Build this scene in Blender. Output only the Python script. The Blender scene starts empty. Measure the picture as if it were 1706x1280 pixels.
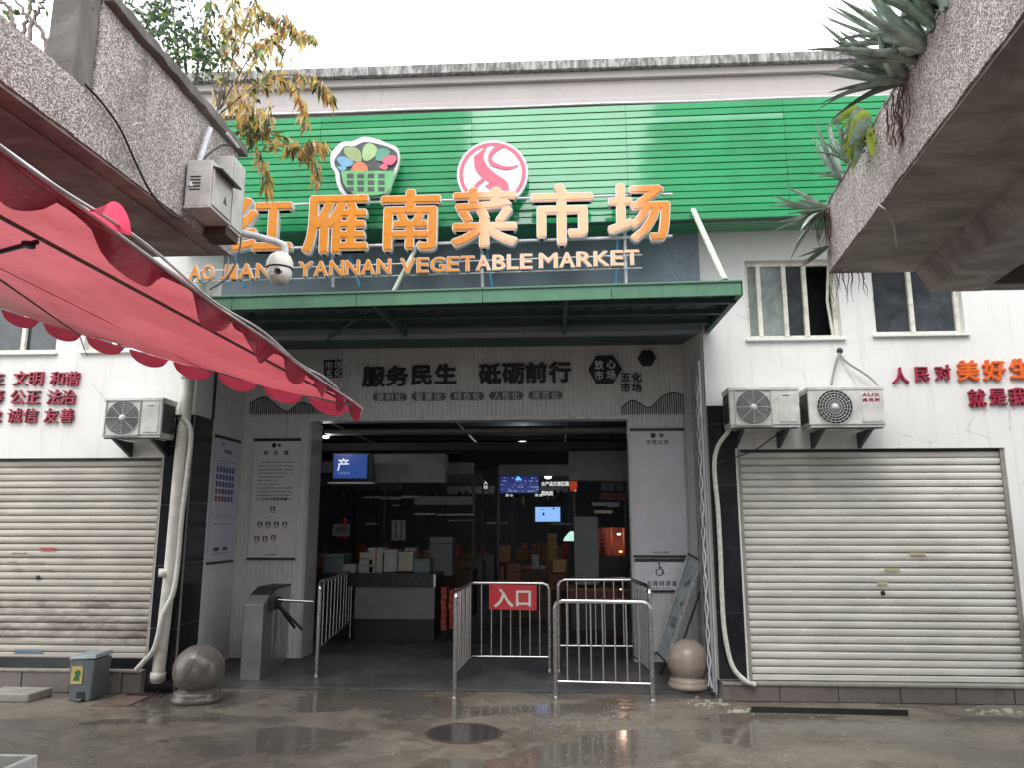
import bpy, math, random
from mathutils import Vector, Matrix, noise
C = bpy.context.scene
COL = C.collection
rnd = random.Random(7)
R = math.radians
# ------------------------------------------------------------------ camera, sky, sun, exposure
FPX, CX, CY = 1275.0, 853.0, 640.0
PITCH, YAW, EYE = R(10.5), R(3.3), 1.65
cd = bpy.data.cameras.new('camera'); cam = bpy.data.objects.new('camera', cd); COL.objects.link(cam)
cam.location = (0, 0, EYE); cam.rotation_euler = (R(90) + PITCH, 0, YAW)
cd.sensor_width = 36; cd.lens = FPX / 1706 * 36; cd.clip_start = .05; cd.clip_end = 400
C.camera = cam
C.view_settings.view_transform = 'Standard'; C.view_settings.look = 'None'
C.view_settings.gamma = 1; C.view_settings.use_curve_mapping = False
C.view_settings.exposure = 0.92
W = bpy.data.worlds.new('World'); C.world = W; W.use_nodes = True
wn = W.node_tree.nodes; wl = W.node_tree.links
bg = wn['Background']; bg.inputs[1].default_value = .07
sky = wn.new('ShaderNodeTexSky'); sky.sky_type = 'NISHITA'; sky.sun_disc = False
SUN_EL, SUN_AZ = 58, 200          # azimuth from +Y clockwise
sky.sun_elevation = R(SUN_EL); sky.sun_rotation = R(SUN_AZ); sky.dust_density = 4; sky.air_density = 1.5
hs = wn.new('ShaderNodeHueSaturation'); hs.inputs['Saturation'].default_value = .25
wl.new(sky.outputs[0], hs.inputs['Color']); wl.new(hs.outputs[0], bg.inputs[0])
bg2 = wn.new('ShaderNodeBackground'); bg2.inputs[0].default_value = (.97, .985, 1, 1); bg2.inputs[1].default_value = 1.15
ad = wn.new('ShaderNodeAddShader'); wl.new(bg.outputs[0], ad.inputs[0]); wl.new(bg2.outputs[0], ad.inputs[1])
wl.new(ad.outputs[0], wn['World Output'].inputs[0])
sd = bpy.data.lights.new('sun', 'SUN'); sd.energy = .6; sd.angle = R(25); sd.color = (1, .97, .93)
sun = bpy.data.objects.new('sun', sd); COL.objects.link(sun)
sun.rotation_euler = (R(90 - SUN_EL), 0, R(-SUN_AZ + 180))
# ------------------------------------------------------------------ survey helpers: a photo pixel and a known plane give a point in the place
Mc = Matrix.Rotation(YAW, 3, 'Z') @ Matrix.Rotation(PITCH, 3, 'X')
def ray(px, py): return Mc @ Vector(((px - CX) / FPX, 1, -(py - CY) / FPX))
O = Vector((0, 0, EYE))
def UY(px, py, Y): d = ray(px, py); return O + d * (Y / d.y)
def UZ(px, py, z): d = ray(px, py); return O + d * ((z - EYE) / d.z)
def UX(px, py, X): d = ray(px, py); return O + d * (X / d.x)
Y0 = 7.9        # facade plane
Y1 = 9.16       # back of the entrance recess
# ------------------------------------------------------------------ mesh helpers
class MB:
    def __init__(s): s.v = []; s.f = []; s.sm = []; s.mi = []
    def add(s, vs, fs, smooth=False, mi=0):
        n = len(s.v); s.v += [Vector(a) for a in vs]
        for f in fs: s.f.append([i + n for i in f]); s.sm.append(smooth); s.mi.append(mi)
        return s
    def box(s, a, b, mi=0):
        x0, x1 = sorted((a[0], b[0])); y0, y1 = sorted((a[1], b[1])); z0, z1 = sorted((a[2], b[2]))
        return s.add([(x0,y0,z0),(x1,y0,z0),(x1,y1,z0),(x0,y1,z0),(x0,y0,z1),(x1,y0,z1),(x1,y1,z1),(x0,y1,z1)],
              [(0,3,2,1),(4,5,6,7),(0,1,5,4),(1,2,6,5),(2,3,7,6),(3,0,4,7)], mi=mi)
    def hexa(s, p, mi=0):      # 8 corner points, bottom 4 then top 4
        return s.add(p, [(0,3,2,1),(4,5,6,7),(0,1,5,4),(1,2,6,5),(2,3,7,6),(3,0,4,7)], mi=mi)
    def slab(s, q, t, mi=0):   # quad given counter-clockwise from its face side, thickness t behind it
        q = [Vector(a) for a in q]; n = (q[1]-q[0]).cross(q[3]-q[0]).normalized() * t
        return s.hexa([q[0]-n, q[1]-n, q[2]-n, q[3]-n, q[0], q[1], q[2], q[3]], mi)
    def prism(s, poly, h, mi=0, smooth=False):   # poly points (3d) extruded by vector h
        n = len(poly); p = [Vector(a) for a in poly]; h = Vector(h)
        return s.add(p + [a + h for a in p], [list(range(n))[::-1], list(range(n, 2*n))] + [(i, (i+1)%n, (i+1)%n+n, i+n) for i in range(n)], smooth, mi)
    def tube(s, pts, r, n=8, caps=True, mi=0):
        pts = [Vector(p) for p in pts]; m = len(pts); rr = r if isinstance(r, (list, tuple)) else [r]*m
        vs = []; up = None
        for i, p in enumerate(pts):
            t = (pts[min(i+1, m-1)] - pts[max(i-1, 0)]).normalized()
            if up is None: up = Vector((0,0,1)) if abs(t.z) < .9 else Vector((1,0,0))
            a = t.cross(up).normalized(); b = t.cross(a).normalized(); up = -b if up.dot(b) < 0 else b
            for k in range(n):
                w = 2*math.pi*k/n; vs.append(p + (a*math.cos(w) + b*math.sin(w)) * rr[i])
        fs = []
        for i in range(m-1):
            for k in range(n): fs.append((i*n+k, i*n+(k+1)%n, (i+1)*n+(k+1)%n, (i+1)*n+k))
        s.add(vs, fs, True, mi)
        if caps: s.add(vs[:n], [list(range(n))], mi=mi); s.add(vs[-n:], [list(range(n))[::-1]], mi=mi)
        return s
    def lathe(s, c, prof, n=32, axis='Z', mi=0, smooth=True):
        c = Vector(c); vs = []
        for r, h in prof:
            for k in range(n):
                w = 2*math.pi*k/n; x, y = r*math.cos(w), r*math.sin(w)
                vs.append(c + (Vector((x,y,h)) if axis == 'Z' else Vector((x,h,y)) if axis == 'Y' else Vector((h,x,y))))
        fs = [(i*n+k, i*n+(k+1)%n, (i+1)*n+(k+1)%n, (i+1)*n+k) for i in range(len(prof)-1) for k in range(n)]
        s.add(vs, fs, smooth, mi); return s
    def mesh(s, name, off=None):
        me = bpy.data.meshes.new(name); vs = s.v if off is None else [v - off for v in s.v]
        me.from_pydata(vs, [], s.f); me.polygons.foreach_set('use_smooth', s.sm); me.polygons.foreach_set('material_index', s.mi); me.update(); return me
def rough(p, n, amp, seed=1):
    rr_ = random.Random(seed); p = [Vector(a) for a in p]; mb = MB(); rows = []
    for i in range(n+1):
        t_ = i/n; rows.append([p[a].lerp(p[b], t_) + Vector((rr_.gauss(0,amp)*(1 if rr_.random() < .92 else 2), 0, rr_.gauss(0,amp)*(1 if rr_.random() < .92 else 2))) for a, b in ((0,1),(3,2),(7,6),(4,5))])
    vs = [v for r__ in rows for v in r__]; fs = [(4*i+k, 4*i+(k+1)%4, 4*i+4+(k+1)%4, 4*i+4+k) for i in range(n) for k in range(4)]
    mb.add(vs, fs); mb.add(rows[0], [(0,3,2,1)]); mb.add(rows[-1], [(0,1,2,3)]); return mb
def bez(pts, n=10):
    pts = [Vector(p) for p in pts]; out = []
    P = [pts[0]*2 - pts[1]] + pts + [pts[-1]*2 - pts[-2]]
    for i in range(len(pts)-1):
        a, b, c, d = P[i:i+4]
        for k in range(n):
            t = k/n; out.append(.5*((2*b) + (c-a)*t + (2*a-5*b+4*c-d)*t*t + (3*b-a-3*c+d)*t**3))
    out.append(pts[-1]); return out
OFF = {}
def tag(o, label=None, cat=None, group=None, kind=None):
    if label: o['label'] = label
    if cat: o['category'] = cat
    if group: o['group'] = group
    if kind: o['kind'] = kind
    return o
def thing(name, label, cat, loc=(0,0,0), rz=0, group=None, local=False):
    o = bpy.data.objects.new(name, None); o.empty_display_size = .1; COL.objects.link(o)
    o.location = loc; o.rotation_euler = (0, 0, rz); tag(o, label, cat, group)
    OFF[o.name] = Vector((0,0,0)) if local else Vector(loc)
    return o
def obj(name, mb, m, parent=None, label=None, bev=0, kind=None, sub=0):
    off = OFF[parent.name] if parent is not None else None
    me = mb.mesh(name, off) if isinstance(mb, MB) else mb
    o = bpy.data.objects.new(name, me); COL.objects.link(o)
    for q in (m if isinstance(m, (list, tuple)) else [m]):
        if len(me.materials) < (len(m) if isinstance(m, (list, tuple)) else 1): me.materials.append(q)
    if parent is not None: o.parent = parent; OFF[o.name] = off
    if bev:
        b = o.modifiers.new('edge', 'BEVEL'); b.width = bev; b.segments = 2; b.limit_method = 'ANGLE'; b.angle_limit = R(40)
    if label: o['label'] = label
    if kind: o['kind'] = kind
    return o
def inst(name, me, m, parent, loc, rot=(0,0,0), scale=None):      # shares its mesh; origin at loc (world, or local for a local thing)
    o = bpy.data.objects.new(name, me); COL.objects.link(o)
    if not me.materials: me.materials.append(m)
    if parent is not None: o.parent = parent; o.location = Vector(loc) - OFF[parent.name]; OFF[o.name] = Vector(loc)
    else: o.location = loc
    o.rotation_euler = rot
    if scale: o.scale = scale
    return o
# ------------------------------------------------------------------ materials
def srgb(r, g, b): return tuple(((c/255)/12.92 if c/255 <= .04045 else ((c/255+.055)/1.055)**2.4) for c in (r, g, b)) + (1,)
def col(c): return tuple(c) + (1,) if len(c) == 3 else tuple(c)
class NT:
    def __init__(s, name):
        s.m = bpy.data.materials.new(name); s.m.use_nodes = True; s.n = s.m.node_tree.nodes; s.l = s.m.node_tree.links
        s.p = s.n['Principled BSDF']; s.tc = s.n.new('ShaderNodeTexCoord')
        s.geo = s.n.new('ShaderNodeNewGeometry')
    def pos(s, sc=(1,1,1)):
        mp = s.n.new('ShaderNodeMapping'); mp.inputs['Scale'].default_value = sc; s.l.new(s.geo.outputs['Position'], mp.inputs[0]); return mp.outputs[0]
    def noise(s, scale, det=4, rough=.6, sc=(1,1,1), dist=0):
        t = s.n.new('ShaderNodeTexNoise'); t.inputs['Scale'].default_value = scale; t.inputs['Detail'].default_value = det; t.inputs['Roughness'].default_value = rough; t.inputs['Distortion'].default_value = dist
        s.l.new(s.pos(sc), t.inputs[0]); return t.outputs[0]
    def vor(s, scale, sc=(1,1,1), feat='F1', out='Distance'):
        t = s.n.new('ShaderNodeTexVoronoi'); t.feature = feat; t.inputs['Scale'].default_value = scale; s.l.new(s.pos(sc), t.inputs[0]); return t.outputs[out]
    def ramp(s, x, a, b, lo=0, hi=1):
        t = s.n.new('ShaderNodeMapRange'); t.inputs[1].default_value = a; t.inputs[2].default_value = b; t.inputs[3].default_value = lo; t.inputs[4].default_value = hi; t.interpolation_type = 'SMOOTHSTEP'
        s.l.new(x, t.inputs[0]); return t.outputs[0]
    def mix(s, f, a, b):
        t = s.n.new('ShaderNodeMix'); t.data_type = 'RGBA'
        for i, v in ((0, f), (6, a), (7, b)):
            if isinstance(v, bpy.types.NodeSocket): s.l.new(v, t.inputs[i])
            else: t.inputs[i].default_value = v if i == 0 else col(v)
        return t.outputs[2]
    def math(s, op, a, b=0, c=0):
        t = s.n.new('ShaderNodeMath'); t.operation = op
        for i, v in enumerate((a, b, c)):
            if isinstance(v, bpy.types.NodeSocket): s.l.new(v, t.inputs[i])
            else: t.inputs[i].default_value = v
        return t.outputs[0]
    def sep(s, i):
        t = s.n.new('ShaderNodeSeparateXYZ'); s.l.new(s.geo.outputs['Position'], t.inputs[0]); return t.outputs[i]
    def bump(s, h, st=.3, d=.01):
        t = s.n.new('ShaderNodeBump'); t.inputs['Strength'].default_value = st; t.inputs['Distance'].default_value = d
        s.l.new(h, t.inputs['Height']); s.l.new(t.outputs[0], s.p.inputs['Normal']); return t
    def set(s, k, v):
        if isinstance(v, bpy.types.NodeSocket): s.l.new(v, s.p.inputs[k])
        else: s.p.inputs[k].default_value = v
        return s
_mc = {}
def M(name, c, rough=.6, metal=0, var=.12, vs=6, dirt=0, dcol=(.05,.045,.04), bump=0, bs=80, spec=.5, coat=0, em=None, es=0, streak=0):
    if name in _mc: return _mc[name]
    t = NT(name); c = col(c)
    a = tuple(x*(1-var) for x in c[:3]); b = tuple(min(1, x*(1+var)) for x in c[:3])
    x = t.mix(t.ramp(t.noise(vs, 5), .3, .7), a, b)
    if dirt: x = t.mix(t.math('MULTIPLY', t.ramp(t.noise(vs*.6, 8, .7, dist=.6), .48, .75), dirt), x, dcol)
    if streak: x = t.mix(t.math('MULTIPLY', t.ramp(t.noise(1, 6, .7, (14, 14, .5)), .5, .8), streak), x, dcol)
    t.set('Base Color', x)
    t.set('Roughness', t.ramp(t.noise(vs*2, 4), .3, .7, max(.02, rough*.85), min(1, rough*1.15)))
    t.set('Metallic', metal); t.set('Specular IOR Level', spec); t.set('Coat Weight', coat)
    if coat: t.set('Coat Roughness', .06); t.set('Coat IOR', 1.5 if coat < .9 else 2.1)
    if bump: t.bump(t.noise(bs, 4), bump, .004)
    if em: t.set('Emission Color', col(em)); t.set('Emission Strength', es*.62)
    _mc[name] = t.m; return t.m
def plaster(name, c, dcol, amt=.25):
    t = NT(name); x = t.mix(t.ramp(t.noise(1.3, 6), .3, .75), tuple(v*.94 for v in c), c)
    x = t.mix(t.math('MULTIPLY', t.ramp(t.noise(1, 8, .78, (11, 11, .5)), .5, .78), amt), x, dcol); x = t.mix(t.math('MULTIPLY', t.ramp(t.noise(.9, 8, .8, dist=1), .52, .68), amt*.2), x, dcol)
    x = t.mix(t.math('MULTIPLY', t.ramp(t.noise(22, 6, .8), .62, .8), amt*.6), x, dcol)
    e = t.vor(.75, (1,1,1), 'DISTANCE_TO_EDGE'); ck = t.ramp(t.math('ADD', e, t.math('MULTIPLY', t.noise(4, 6, .7), .05)), .0245, .0262, 1, 0)
    x = t.mix(t.math('MULTIPLY', ck, .45), x, dcol); x = t.mix(t.math('MULTIPLY', t.ramp(t.noise(.8, 3), .52, .56), .10), x, tuple(v*.8 for v in c))
    t.set('Base Color', x).set('Roughness', .75); t.bump(t.noise(60, 5), .15, .004); return t.m
m_wall = plaster('white_wall_paint', (.76,.76,.745), (.42,.40,.35), .5)
m_cornice = plaster('cornice_paint', (.47,.435,.43), (.32,.28,.27), .55)
m_bluewall = plaster('blue_grey_render', (.26,.31,.37), (.10,.12,.14), .4)
m_brownwall = plaster('bare_band_render', (.33,.27,.26), (.12,.10,.09), .6)
def pebble():
    t = NT('pebble_dash'); v = t.vor(120, out='Color'); s = t.n.new('ShaderNodeSeparateColor'); t.l.new(v, s.inputs[0])
    k = t.ramp(s.outputs[0], .15, .9); x = t.mix(k, (.26,.235,.22), (.80,.745,.725))
    x = t.mix(t.math('MULTIPLY', t.ramp(s.outputs[1], .75, .95), .6), x, (.30,.17,.14))
    x = t.mix(t.math('MULTIPLY', t.ramp(t.noise(1.6, 8, .75, dist=.9), .45, .75), .7), x, (.16,.14,.12)); x = t.mix(t.math('MULTIPLY', t.ramp(t.noise(1, 7, .75, (7,7,.8)), .52, .72), .55), x, (.09,.08,.07))
    t.set('Base Color', x).set('Roughness', .85); t.bump(t.vor(120), .8, .01); return t.m
m_pebble = pebble()
def soffit(name, tint):
    t = NT(name); x = t.mix(t.ramp(t.noise(1.7, 8, .65, (1,1.5,1), 1.1), .35, .7), tuple(v*.5 for v in tint), tint)
    x = t.mix(t.ramp(t.noise(9, 6, .7), .62, .8), x, (.26,.20,.175))
    x = t.mix(t.ramp(t.noise(1.4, 6, .7), .6, .75), x, (.11,.095,.085))
    t.set('Base Color', x).set('Roughness', .8); t.bump(t.noise(30, 6), .5, .01); return t.m
m_rear = plaster('rear_block_render', (.15,.145,.14), (.1,.09,.09), .4)
m_soffit = soffit('damp_concrete_soffit', (.42,.375,.35))
m_coping = soffit('weathered_coping', (.24,.22,.205))
def moss():
    t = NT('mossy_cap'); x = t.mix(t.ramp(t.noise(1, 7, .75, (22,22,5)), .42, .62), (.15,.15,.145), (.46,.45,.44))
    t.set('Base Color', x).set('Roughness', .9); t.bump(t.noise(40, 5), .5, .01); return t.m
m_moss = moss()
def wetground():
    t = NT('wet_concrete'); n1 = t.noise(.9, 7, .65, dist=.4); n2 = t.noise(6, 7, .7)
    x = t.mix(t.ramp(n1, .36, .66), (.115,.098,.08), (.215,.187,.153))
    x = t.mix(t.math('MULTIPLY', t.ramp(n2, .45, .75), .55), x, (.29,.255,.21))
    x = t.mix(t.math('MULTIPLY', t.ramp(t.noise(70, 5, .8), .55, .68), .6), x, (.045,.04,.035))
    pud = t.ramp(t.noise(.75, 5, .55, (1, 1.7, 1), .3), .47, .55)
    x = t.mix(t.math('MULTIPLY', pud, .5), x, (.085,.078,.07))
    cr = t.vor(.55, (1,1,1), 'DISTANCE_TO_EDGE')
    w = t.math('ADD', cr, t.math('MULTIPLY', t.noise(5, 5), .06)); crack = t.ramp(w, .0275, .0305, 1, 0)
    x = t.mix(t.math('MULTIPLY', crack, .5), x, (.05,.044,.038))
    x = t.mix(t.math('MULTIPLY', t.ramp(t.noise(24, 7, .85), .62, .72), .7), x, (.36,.33,.29))
    t.set('Base Color', x)
    r = t.ramp(n2, .35, .7, .26, .55); q = t.n.new('ShaderNodeMix'); t.l.new(pud, q.inputs[0]); t.l.new(r, q.inputs[2]); q.inputs[3].default_value = .11
    t.set('Roughness', q.outputs[0]); t.set('Specular IOR Level', .55)
    h = t.math('ADD', t.math('MULTIPLY', t.noise(26, 6, .7), t.math('SUBTRACT', 1.05, pud)), t.math('MULTIPLY', crack, -.6))
    t.bump(h, .35, .012); return t.m
m_ground = wetground()
def ramp_floor():
    t = NT('rough_granite_ramp'); x = t.mix(t.ramp(t.noise(90, 4, .7), .35, .65), (.05,.052,.055), (.14,.14,.14))
    x = t.mix(t.ramp(t.noise(1.8, 6, .6), .35, .7), x, (.05,.05,.052))
    t.set('Base Color', x); t.set('Roughness', t.ramp(t.noise(3, 5), .35, .65, .28, .6)); t.bump(t.noise(120, 3), .35, .006); return t.m
m_ramp = ramp_floor()
def granite(name, a, b, rough=.35, sc=220):
    t = NT(name); x = t.mix(t.ramp(t.noise(sc, 3, .7), .4, .6), a, b); x = t.mix(t.math('MULTIPLY', t.ramp(t.noise(5, 7, .7), .5, .75), .6), x, tuple(v*.45 for v in a))
    t.set('Base Color', x); t.set('Roughness', t.ramp(t.noise(8, 5), .3, .7, rough*.8, rough*1.4)); t.bump(t.noise(sc, 3), .12, .003); return t.m
m_plinth = granite('granite_plinth', (.10,.085,.08), (.21,.185,.175), .45)
m_ball = granite('weathered_granite', (.27,.225,.19), (.42,.36,.31), .28, 160)
m_ball2 = granite('wet_brown_granite', (.11,.096,.088), (.19,.17,.155), .2, 160)
def tilemat():
    t = NT('black_wall_tile'); x = t.mix(t.ramp(t.noise(35, 7, .8), .66, .72), (.009,.009,.012), (.28,.28,.27))
    x = t.mix(t.ramp(t.noise(3, 5), .4, .7), x, (.02,.018,.022))
    t.set('Base Color', x).set('Roughness', .16); return t.m
m_tile = tilemat()
m_grout = M('pale_grout', (.24,.235,.22), .9)
m_grey_clad = M('grey_panel_cladding', (.66,.67,.66), .5, var=.05, streak=.3, dcol=(.2,.2,.2))
def shutter_mat(name, c, stain, k, z0=None):
    t = NT(name); x = t.mix(t.ramp(t.noise(2.0, 6, .6, (1,1,3)), .35, .7), tuple(v*.82 for v in c), c)
    x = t.mix(t.math('MULTIPLY', t.ramp(t.noise(2.2, 7, .75, (.8,1,5)), .5, .75), k), x, stain)
    x = t.mix(t.math('MULTIPLY', t.ramp(t.noise(60, 6, .8, (1,1,3)), .66, .74), .55), x, (.07,.06,.05))
    if z0:
        g = t.math('MULTIPLY', t.ramp(t.sep(2), z0[0], z0[1], 1, 0), t.ramp(t.sep(2), z0[2], z0[3], 0, 1))
        x = t.mix(t.math('MULTIPLY', g, t.math('MULTIPLY', t.ramp(t.noise(2.4, 8, .75, (1,1,3)), .36, .68), .8)), x, (.10,.075,.065))
    t.set('Base Color', x).set('Roughness', .38).set('Metallic', .0).set('Specular IOR Level', .5); return t.m
m_shut_r = shutter_mat('cream_shutter_paint', (.70,.69,.645), (.52,.44,.33), .5)
m_shut_l = shutter_mat('grimy_shutter_paint', (.50,.47,.42), (.20,.16,.13), .4, (.85,1.0,.40,.50))
m_cream = M('cream_window_frame', (.74,.73,.64), .45, dirt=.5, vs=12)
m_pane = M('dark_window_glass', (.035,.042,.048), .06, spec=.7, var=.3, dirt=.5, dcol=(.12,.12,.12))
m_pane2 = M('dusty_window_glass', (.27,.31,.30), .12, spec=.6, var=.25)
m_darkroom = M('unlit_room', (.012,.013,.015), .9)
def greenmat():
    t = NT('green_enamel_cladding'); x = t.mix(t.ramp(t.noise(2.5, 4), .35, .7), (.003,.27,.085), (.006,.33,.11))
    x = t.mix(t.math('MULTIPLY', t.ramp(t.noise(1, 6, .7, (12,12,.7)), .6, .8), .12), x, (.02,.12,.06))
    t.set('Base Color', x); t.set('Roughness', .34); t.set('Coat Weight', 1.0); t.set('Coat Roughness', .07); t.set('Coat IOR', 1.95); return t.m
m_green = greenmat()
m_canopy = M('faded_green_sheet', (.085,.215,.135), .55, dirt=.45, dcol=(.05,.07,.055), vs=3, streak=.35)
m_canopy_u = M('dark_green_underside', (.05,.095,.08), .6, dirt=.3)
m_steel_w = M('white_painted_tube', (.62,.64,.66), .45, dirt=.4, vs=15)
m_blue = M('blue_primer_tube', (.07,.30,.48), .5, dirt=.3)
m_pale = M('pale_green_pipe', (.50,.56,.47), .5, dirt=.4, vs=12)
m_orange = M('orange_acrylic', (.70,.235,.003), .3, coat=1, var=.05)
m_rim = M('white_letter_trim', (.72,.72,.72), .3, var=.05)
m_bluer = M('blue_letter_return', (.10,.25,.42), .4, dirt=.5)
m_white = M('white_board_face', (.70,.70,.73), .35, var=.03)
m_pink = M('emblem_rose', (.66,.13,.20), .4, var=.04)
m_black = M('black_print', (.015,.014,.018), .5)
m_dark = M('dark_metal', (.03,.03,.033), .45, .3)
m_inox = M('stainless_tube', (.56,.55,.54), .2, 1, var=.1, vs=30)
m_inox_d = M('scratched_stainless_tube', (.40,.39,.38), .3, 1, var=.25, vs=40)
m_brush = M('brushed_steel_sheet', (.45,.46,.48), .33, .75, var=.06, vs=4)
m_red_sign = M('red_sign_board', (.62,.025,.035), .35, var=.06)
m_offwhite = M('white_sign_letter', (.80,.80,.76), .4, var=.03)
m_redletter = M('crimson_letter', (.34,.02,.055), .35, var=.08)
m_orletter = M('red_orange_letter', (.72,.13,.02), .35, var=.06)
m_lred = M('white_letter_edge', (.62,.6,.6), .5)
m_ac = M('air_conditioner_casing', (.60,.60,.57), .42, dirt=.35, vs=8, dcol=(.25,.22,.18))
m_ac_in = M('fan_cavity', (.025,.025,.025), .7)
m_acw = M('fan_grille_plastic', (.48,.48,.47), .4)
m_pipe = M('aged_white_pipe', (.56,.555,.50), .45, dirt=.5, vs=7, dcol=(.18,.15,.10))
m_hose = M('wrapped_hose', (.60,.60,.55), .7, dirt=.4, vs=25)
m_cable = M('black_cable', (.015,.015,.015), .5)
m_cable_w = M('pale_cable', (.42,.42,.40), .5)
m_poster = M('poster_sheet', (.68,.66,.72), .45, var=.06, vs=3)
m_posterd = M('poster_sheet_violet', (.58,.57,.68), .4, var=.06, vs=3)
m_ink = M('grey_ink', (.10,.10,.12), .6)
m_blueink = M('blue_ink', (.06,.10,.25), .6)
m_rust = M('rusty_iron', (.07,.045,.035), .7, .2, dirt=.6, bump=.5)
m_bin = M('grey_blue_bin_plastic', (.12,.14,.15), .4, dirt=.3)
m_foam = M('white_foam', (.72,.76,.74), .6, bump=.3)
m_concrete = M('pale_concrete', (.26,.25,.22), .7, dirt=.5, bump=.5, vs=9)
m_box = M('grey_cabinet_paint', (.56,.56,.54), .5, dirt=.3, vs=9)
m_camw = M('white_camera_shell', (.66,.65,.60), .3, var=.05)
def cloth(nm, c1, c2, k, rough=.42):
    t = NT(nm); x = t.mix(t.ramp(t.noise(2.2, 6), .3, .7), c1, c2)
    x = t.mix(t.math('MULTIPLY', t.ramp(t.noise(2.6, 8, .75, dist=.8), .5, .72), .45), x, tuple(v*.55 for v in c1))
    t.set('Base Color', x).set('Roughness', rough)
    tr = t.n.new('ShaderNodeBsdfTranslucent'); t.l.new(x, tr.inputs[0]); ms = t.n.new('ShaderNodeMixShader'); ms.inputs[0].default_value = k
    t.l.new(t.p.outputs[0], ms.inputs[1]); t.l.new(tr.outputs[0], ms.inputs[2]); t.l.new(ms.outputs[0], t.n['Material Output'].inputs[0])
    t.bump(t.math('ADD', t.noise(9, 4), t.math('MULTIPLY', t.noise(160, 2, .5, (1,.25,1)), .12)), .4, .02); return t.m
m_cloth = cloth('red_awning_cloth', (.44,.075,.09), (.55,.11,.13), .52); m_valance = cloth('doubled_valance_cloth', (.36,.015,.045), (.42,.02,.055), .15, .25); m_scallop = cloth('backlit_scallop_cloth', (.92,.10,.19), (.95,.13,.22), .8)  # scallop red brightened: backlight put into its base colour
m_hem = M('white_hem_piping', (.70,.66,.68), .3, coat=.3)
def leaf(name, c, tr=.3):
    t = NT(name); x = t.mix(t.ramp(t.noise(14, 4), .3, .7), tuple(v*.65 for v in c), tuple(min(1, v*1.25) for v in c)); t.set('Base Color', x).set('Roughness', .45)
    b = t.n.new('ShaderNodeBsdfTranslucent'); t.l.new(x, b.inputs[0]); ms = t.n.new('ShaderNodeMixShader'); ms.inputs[0].default_value = tr
    t.l.new(t.p.outputs[0], ms.inputs[1]); t.l.new(b.outputs[0], ms.inputs[2]); t.l.new(ms.outputs[0], t.n['Material Output'].inputs[0]); return t.m
m_lg = leaf('deep_green_leaf', (.05,.10,.045)); m_lb = leaf('bright_green_leaf', (.16,.26,.04)); m_ly = leaf('yellow_leaf', (.72,.50,.12), .45)
m_lo = leaf('orange_brown_leaf', (.42,.20,.09)); m_lp = leaf('pale_straw_leaf', (.72,.60,.36), .45)
m_aloe = leaf('grey_green_aloe', (.38,.47,.40), .12); m_aloe2 = leaf('dusty_green_aloe', (.20,.28,.21), .12); m_succ = leaf('lime_succulent', (.28,.36,.05), .35)
m_stem = M('brown_stem', (.13,.10,.08), .8); m_root = M('red_brown_roots', (.13,.065,.055), .85)
m_bark = M('pale_branch', (.26,.22,.21), .8)
def emis(name, c, s): return M(name, (.02,.02,.02), .3, em=c, es=s, var=0)
# ------------------------------------------------------------------ lettering
_gl = {}
def glyph(ch):
    if ch not in _gl:
        c = bpy.data.curves.new('glyph', 'FONT'); c.body = ch; c.size = 1; c.resolution_u = 3; c.extrude = .5
        o = bpy.data.objects.new('glyph', c); COL.objects.link(o); bpy.context.view_layer.update()
        me = bpy.data.meshes.new_from_object(o.evaluated_get(bpy.context.evaluated_depsgraph_get()))
        vs = [v.co.copy() for v in me.vertices]; fs = [list(p.vertices) for p in me.polygons]
        bpy.data.objects.remove(o); bpy.data.curves.remove(c); bpy.data.meshes.remove(me)
        x = [v.x for v in vs] or [0]; y = [v.y for v in vs] or [0]
        _gl[ch] = (vs, fs, min(x), max(x), min(y), max(y))
    return _gl[ch]
def glyph_mb(ch, w, h, depth, bold=0, n=8, em=True, mb=None, at=(0,0), front=0, mi=0):
    """one character facing -Y, centred on at=(x,z); em: w,h are the em box of a CJK sign, else the ink box"""
    vs, fs, x0, x1, y0, y1 = glyph(ch); mb = mb or MB()
    if em: cx_, cy_, sx, sy = .5, .38, w, h
    else: cx_, cy_, sx, sy = (x0+x1)/2, (y0+y1)/2, w/max(.05, x1-x0), h/max(.05, y1-y0)
    offs = [(0,0)] + [(bold*math.cos(2*math.pi*k/n), bold*math.sin(2*math.pi*k/n)) for k in range(n)] if bold else [(0,0)]
    for i, (ox, oy) in enumerate(offs):
        e = i * min(.0006, depth*.04)
        mb.add([(at[0] + (v.x-cx_)*sx + ox*(sx if em else sy), front + e + (.5 - v.z)*depth, at[1] + (v.y-cy_+oy)*sy) for v in vs], fs, mi=mi)
    return mb
def px_size(px, py, Y, s):
    return (UY(px+s/2, py, Y) - UY(px-s/2, py, Y)).length, abs(UY(px, py-s/2, Y).z - UY(px, py+s/2, Y).z)
def letters(parent, chars, Y, depth, m, bold=.02, n=6, name='character', em=True, edge=None, edge_m=None, edge_b=.02):
    """chars: (char, px centre x, px centre y, px width, px height); each is its own part"""
    for ch, x, y, w_, h_ in chars:
        p = UY(x, y, Y); w = px_size(x, y, Y, w_)[0]; h = px_size(x, y, Y, h_)[1]
        me = glyph_mb(ch, w, h, depth, bold, n, em).mesh(name)
        o = inst(name, me, m, parent, p)
        if edge:
            me2 = glyph_mb(ch, w, h, depth, bold + edge_b, 10, em).mesh('trim'); q = inst('trim', me2, edge_m, o, p + Vector((0, edge, 0)))
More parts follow.
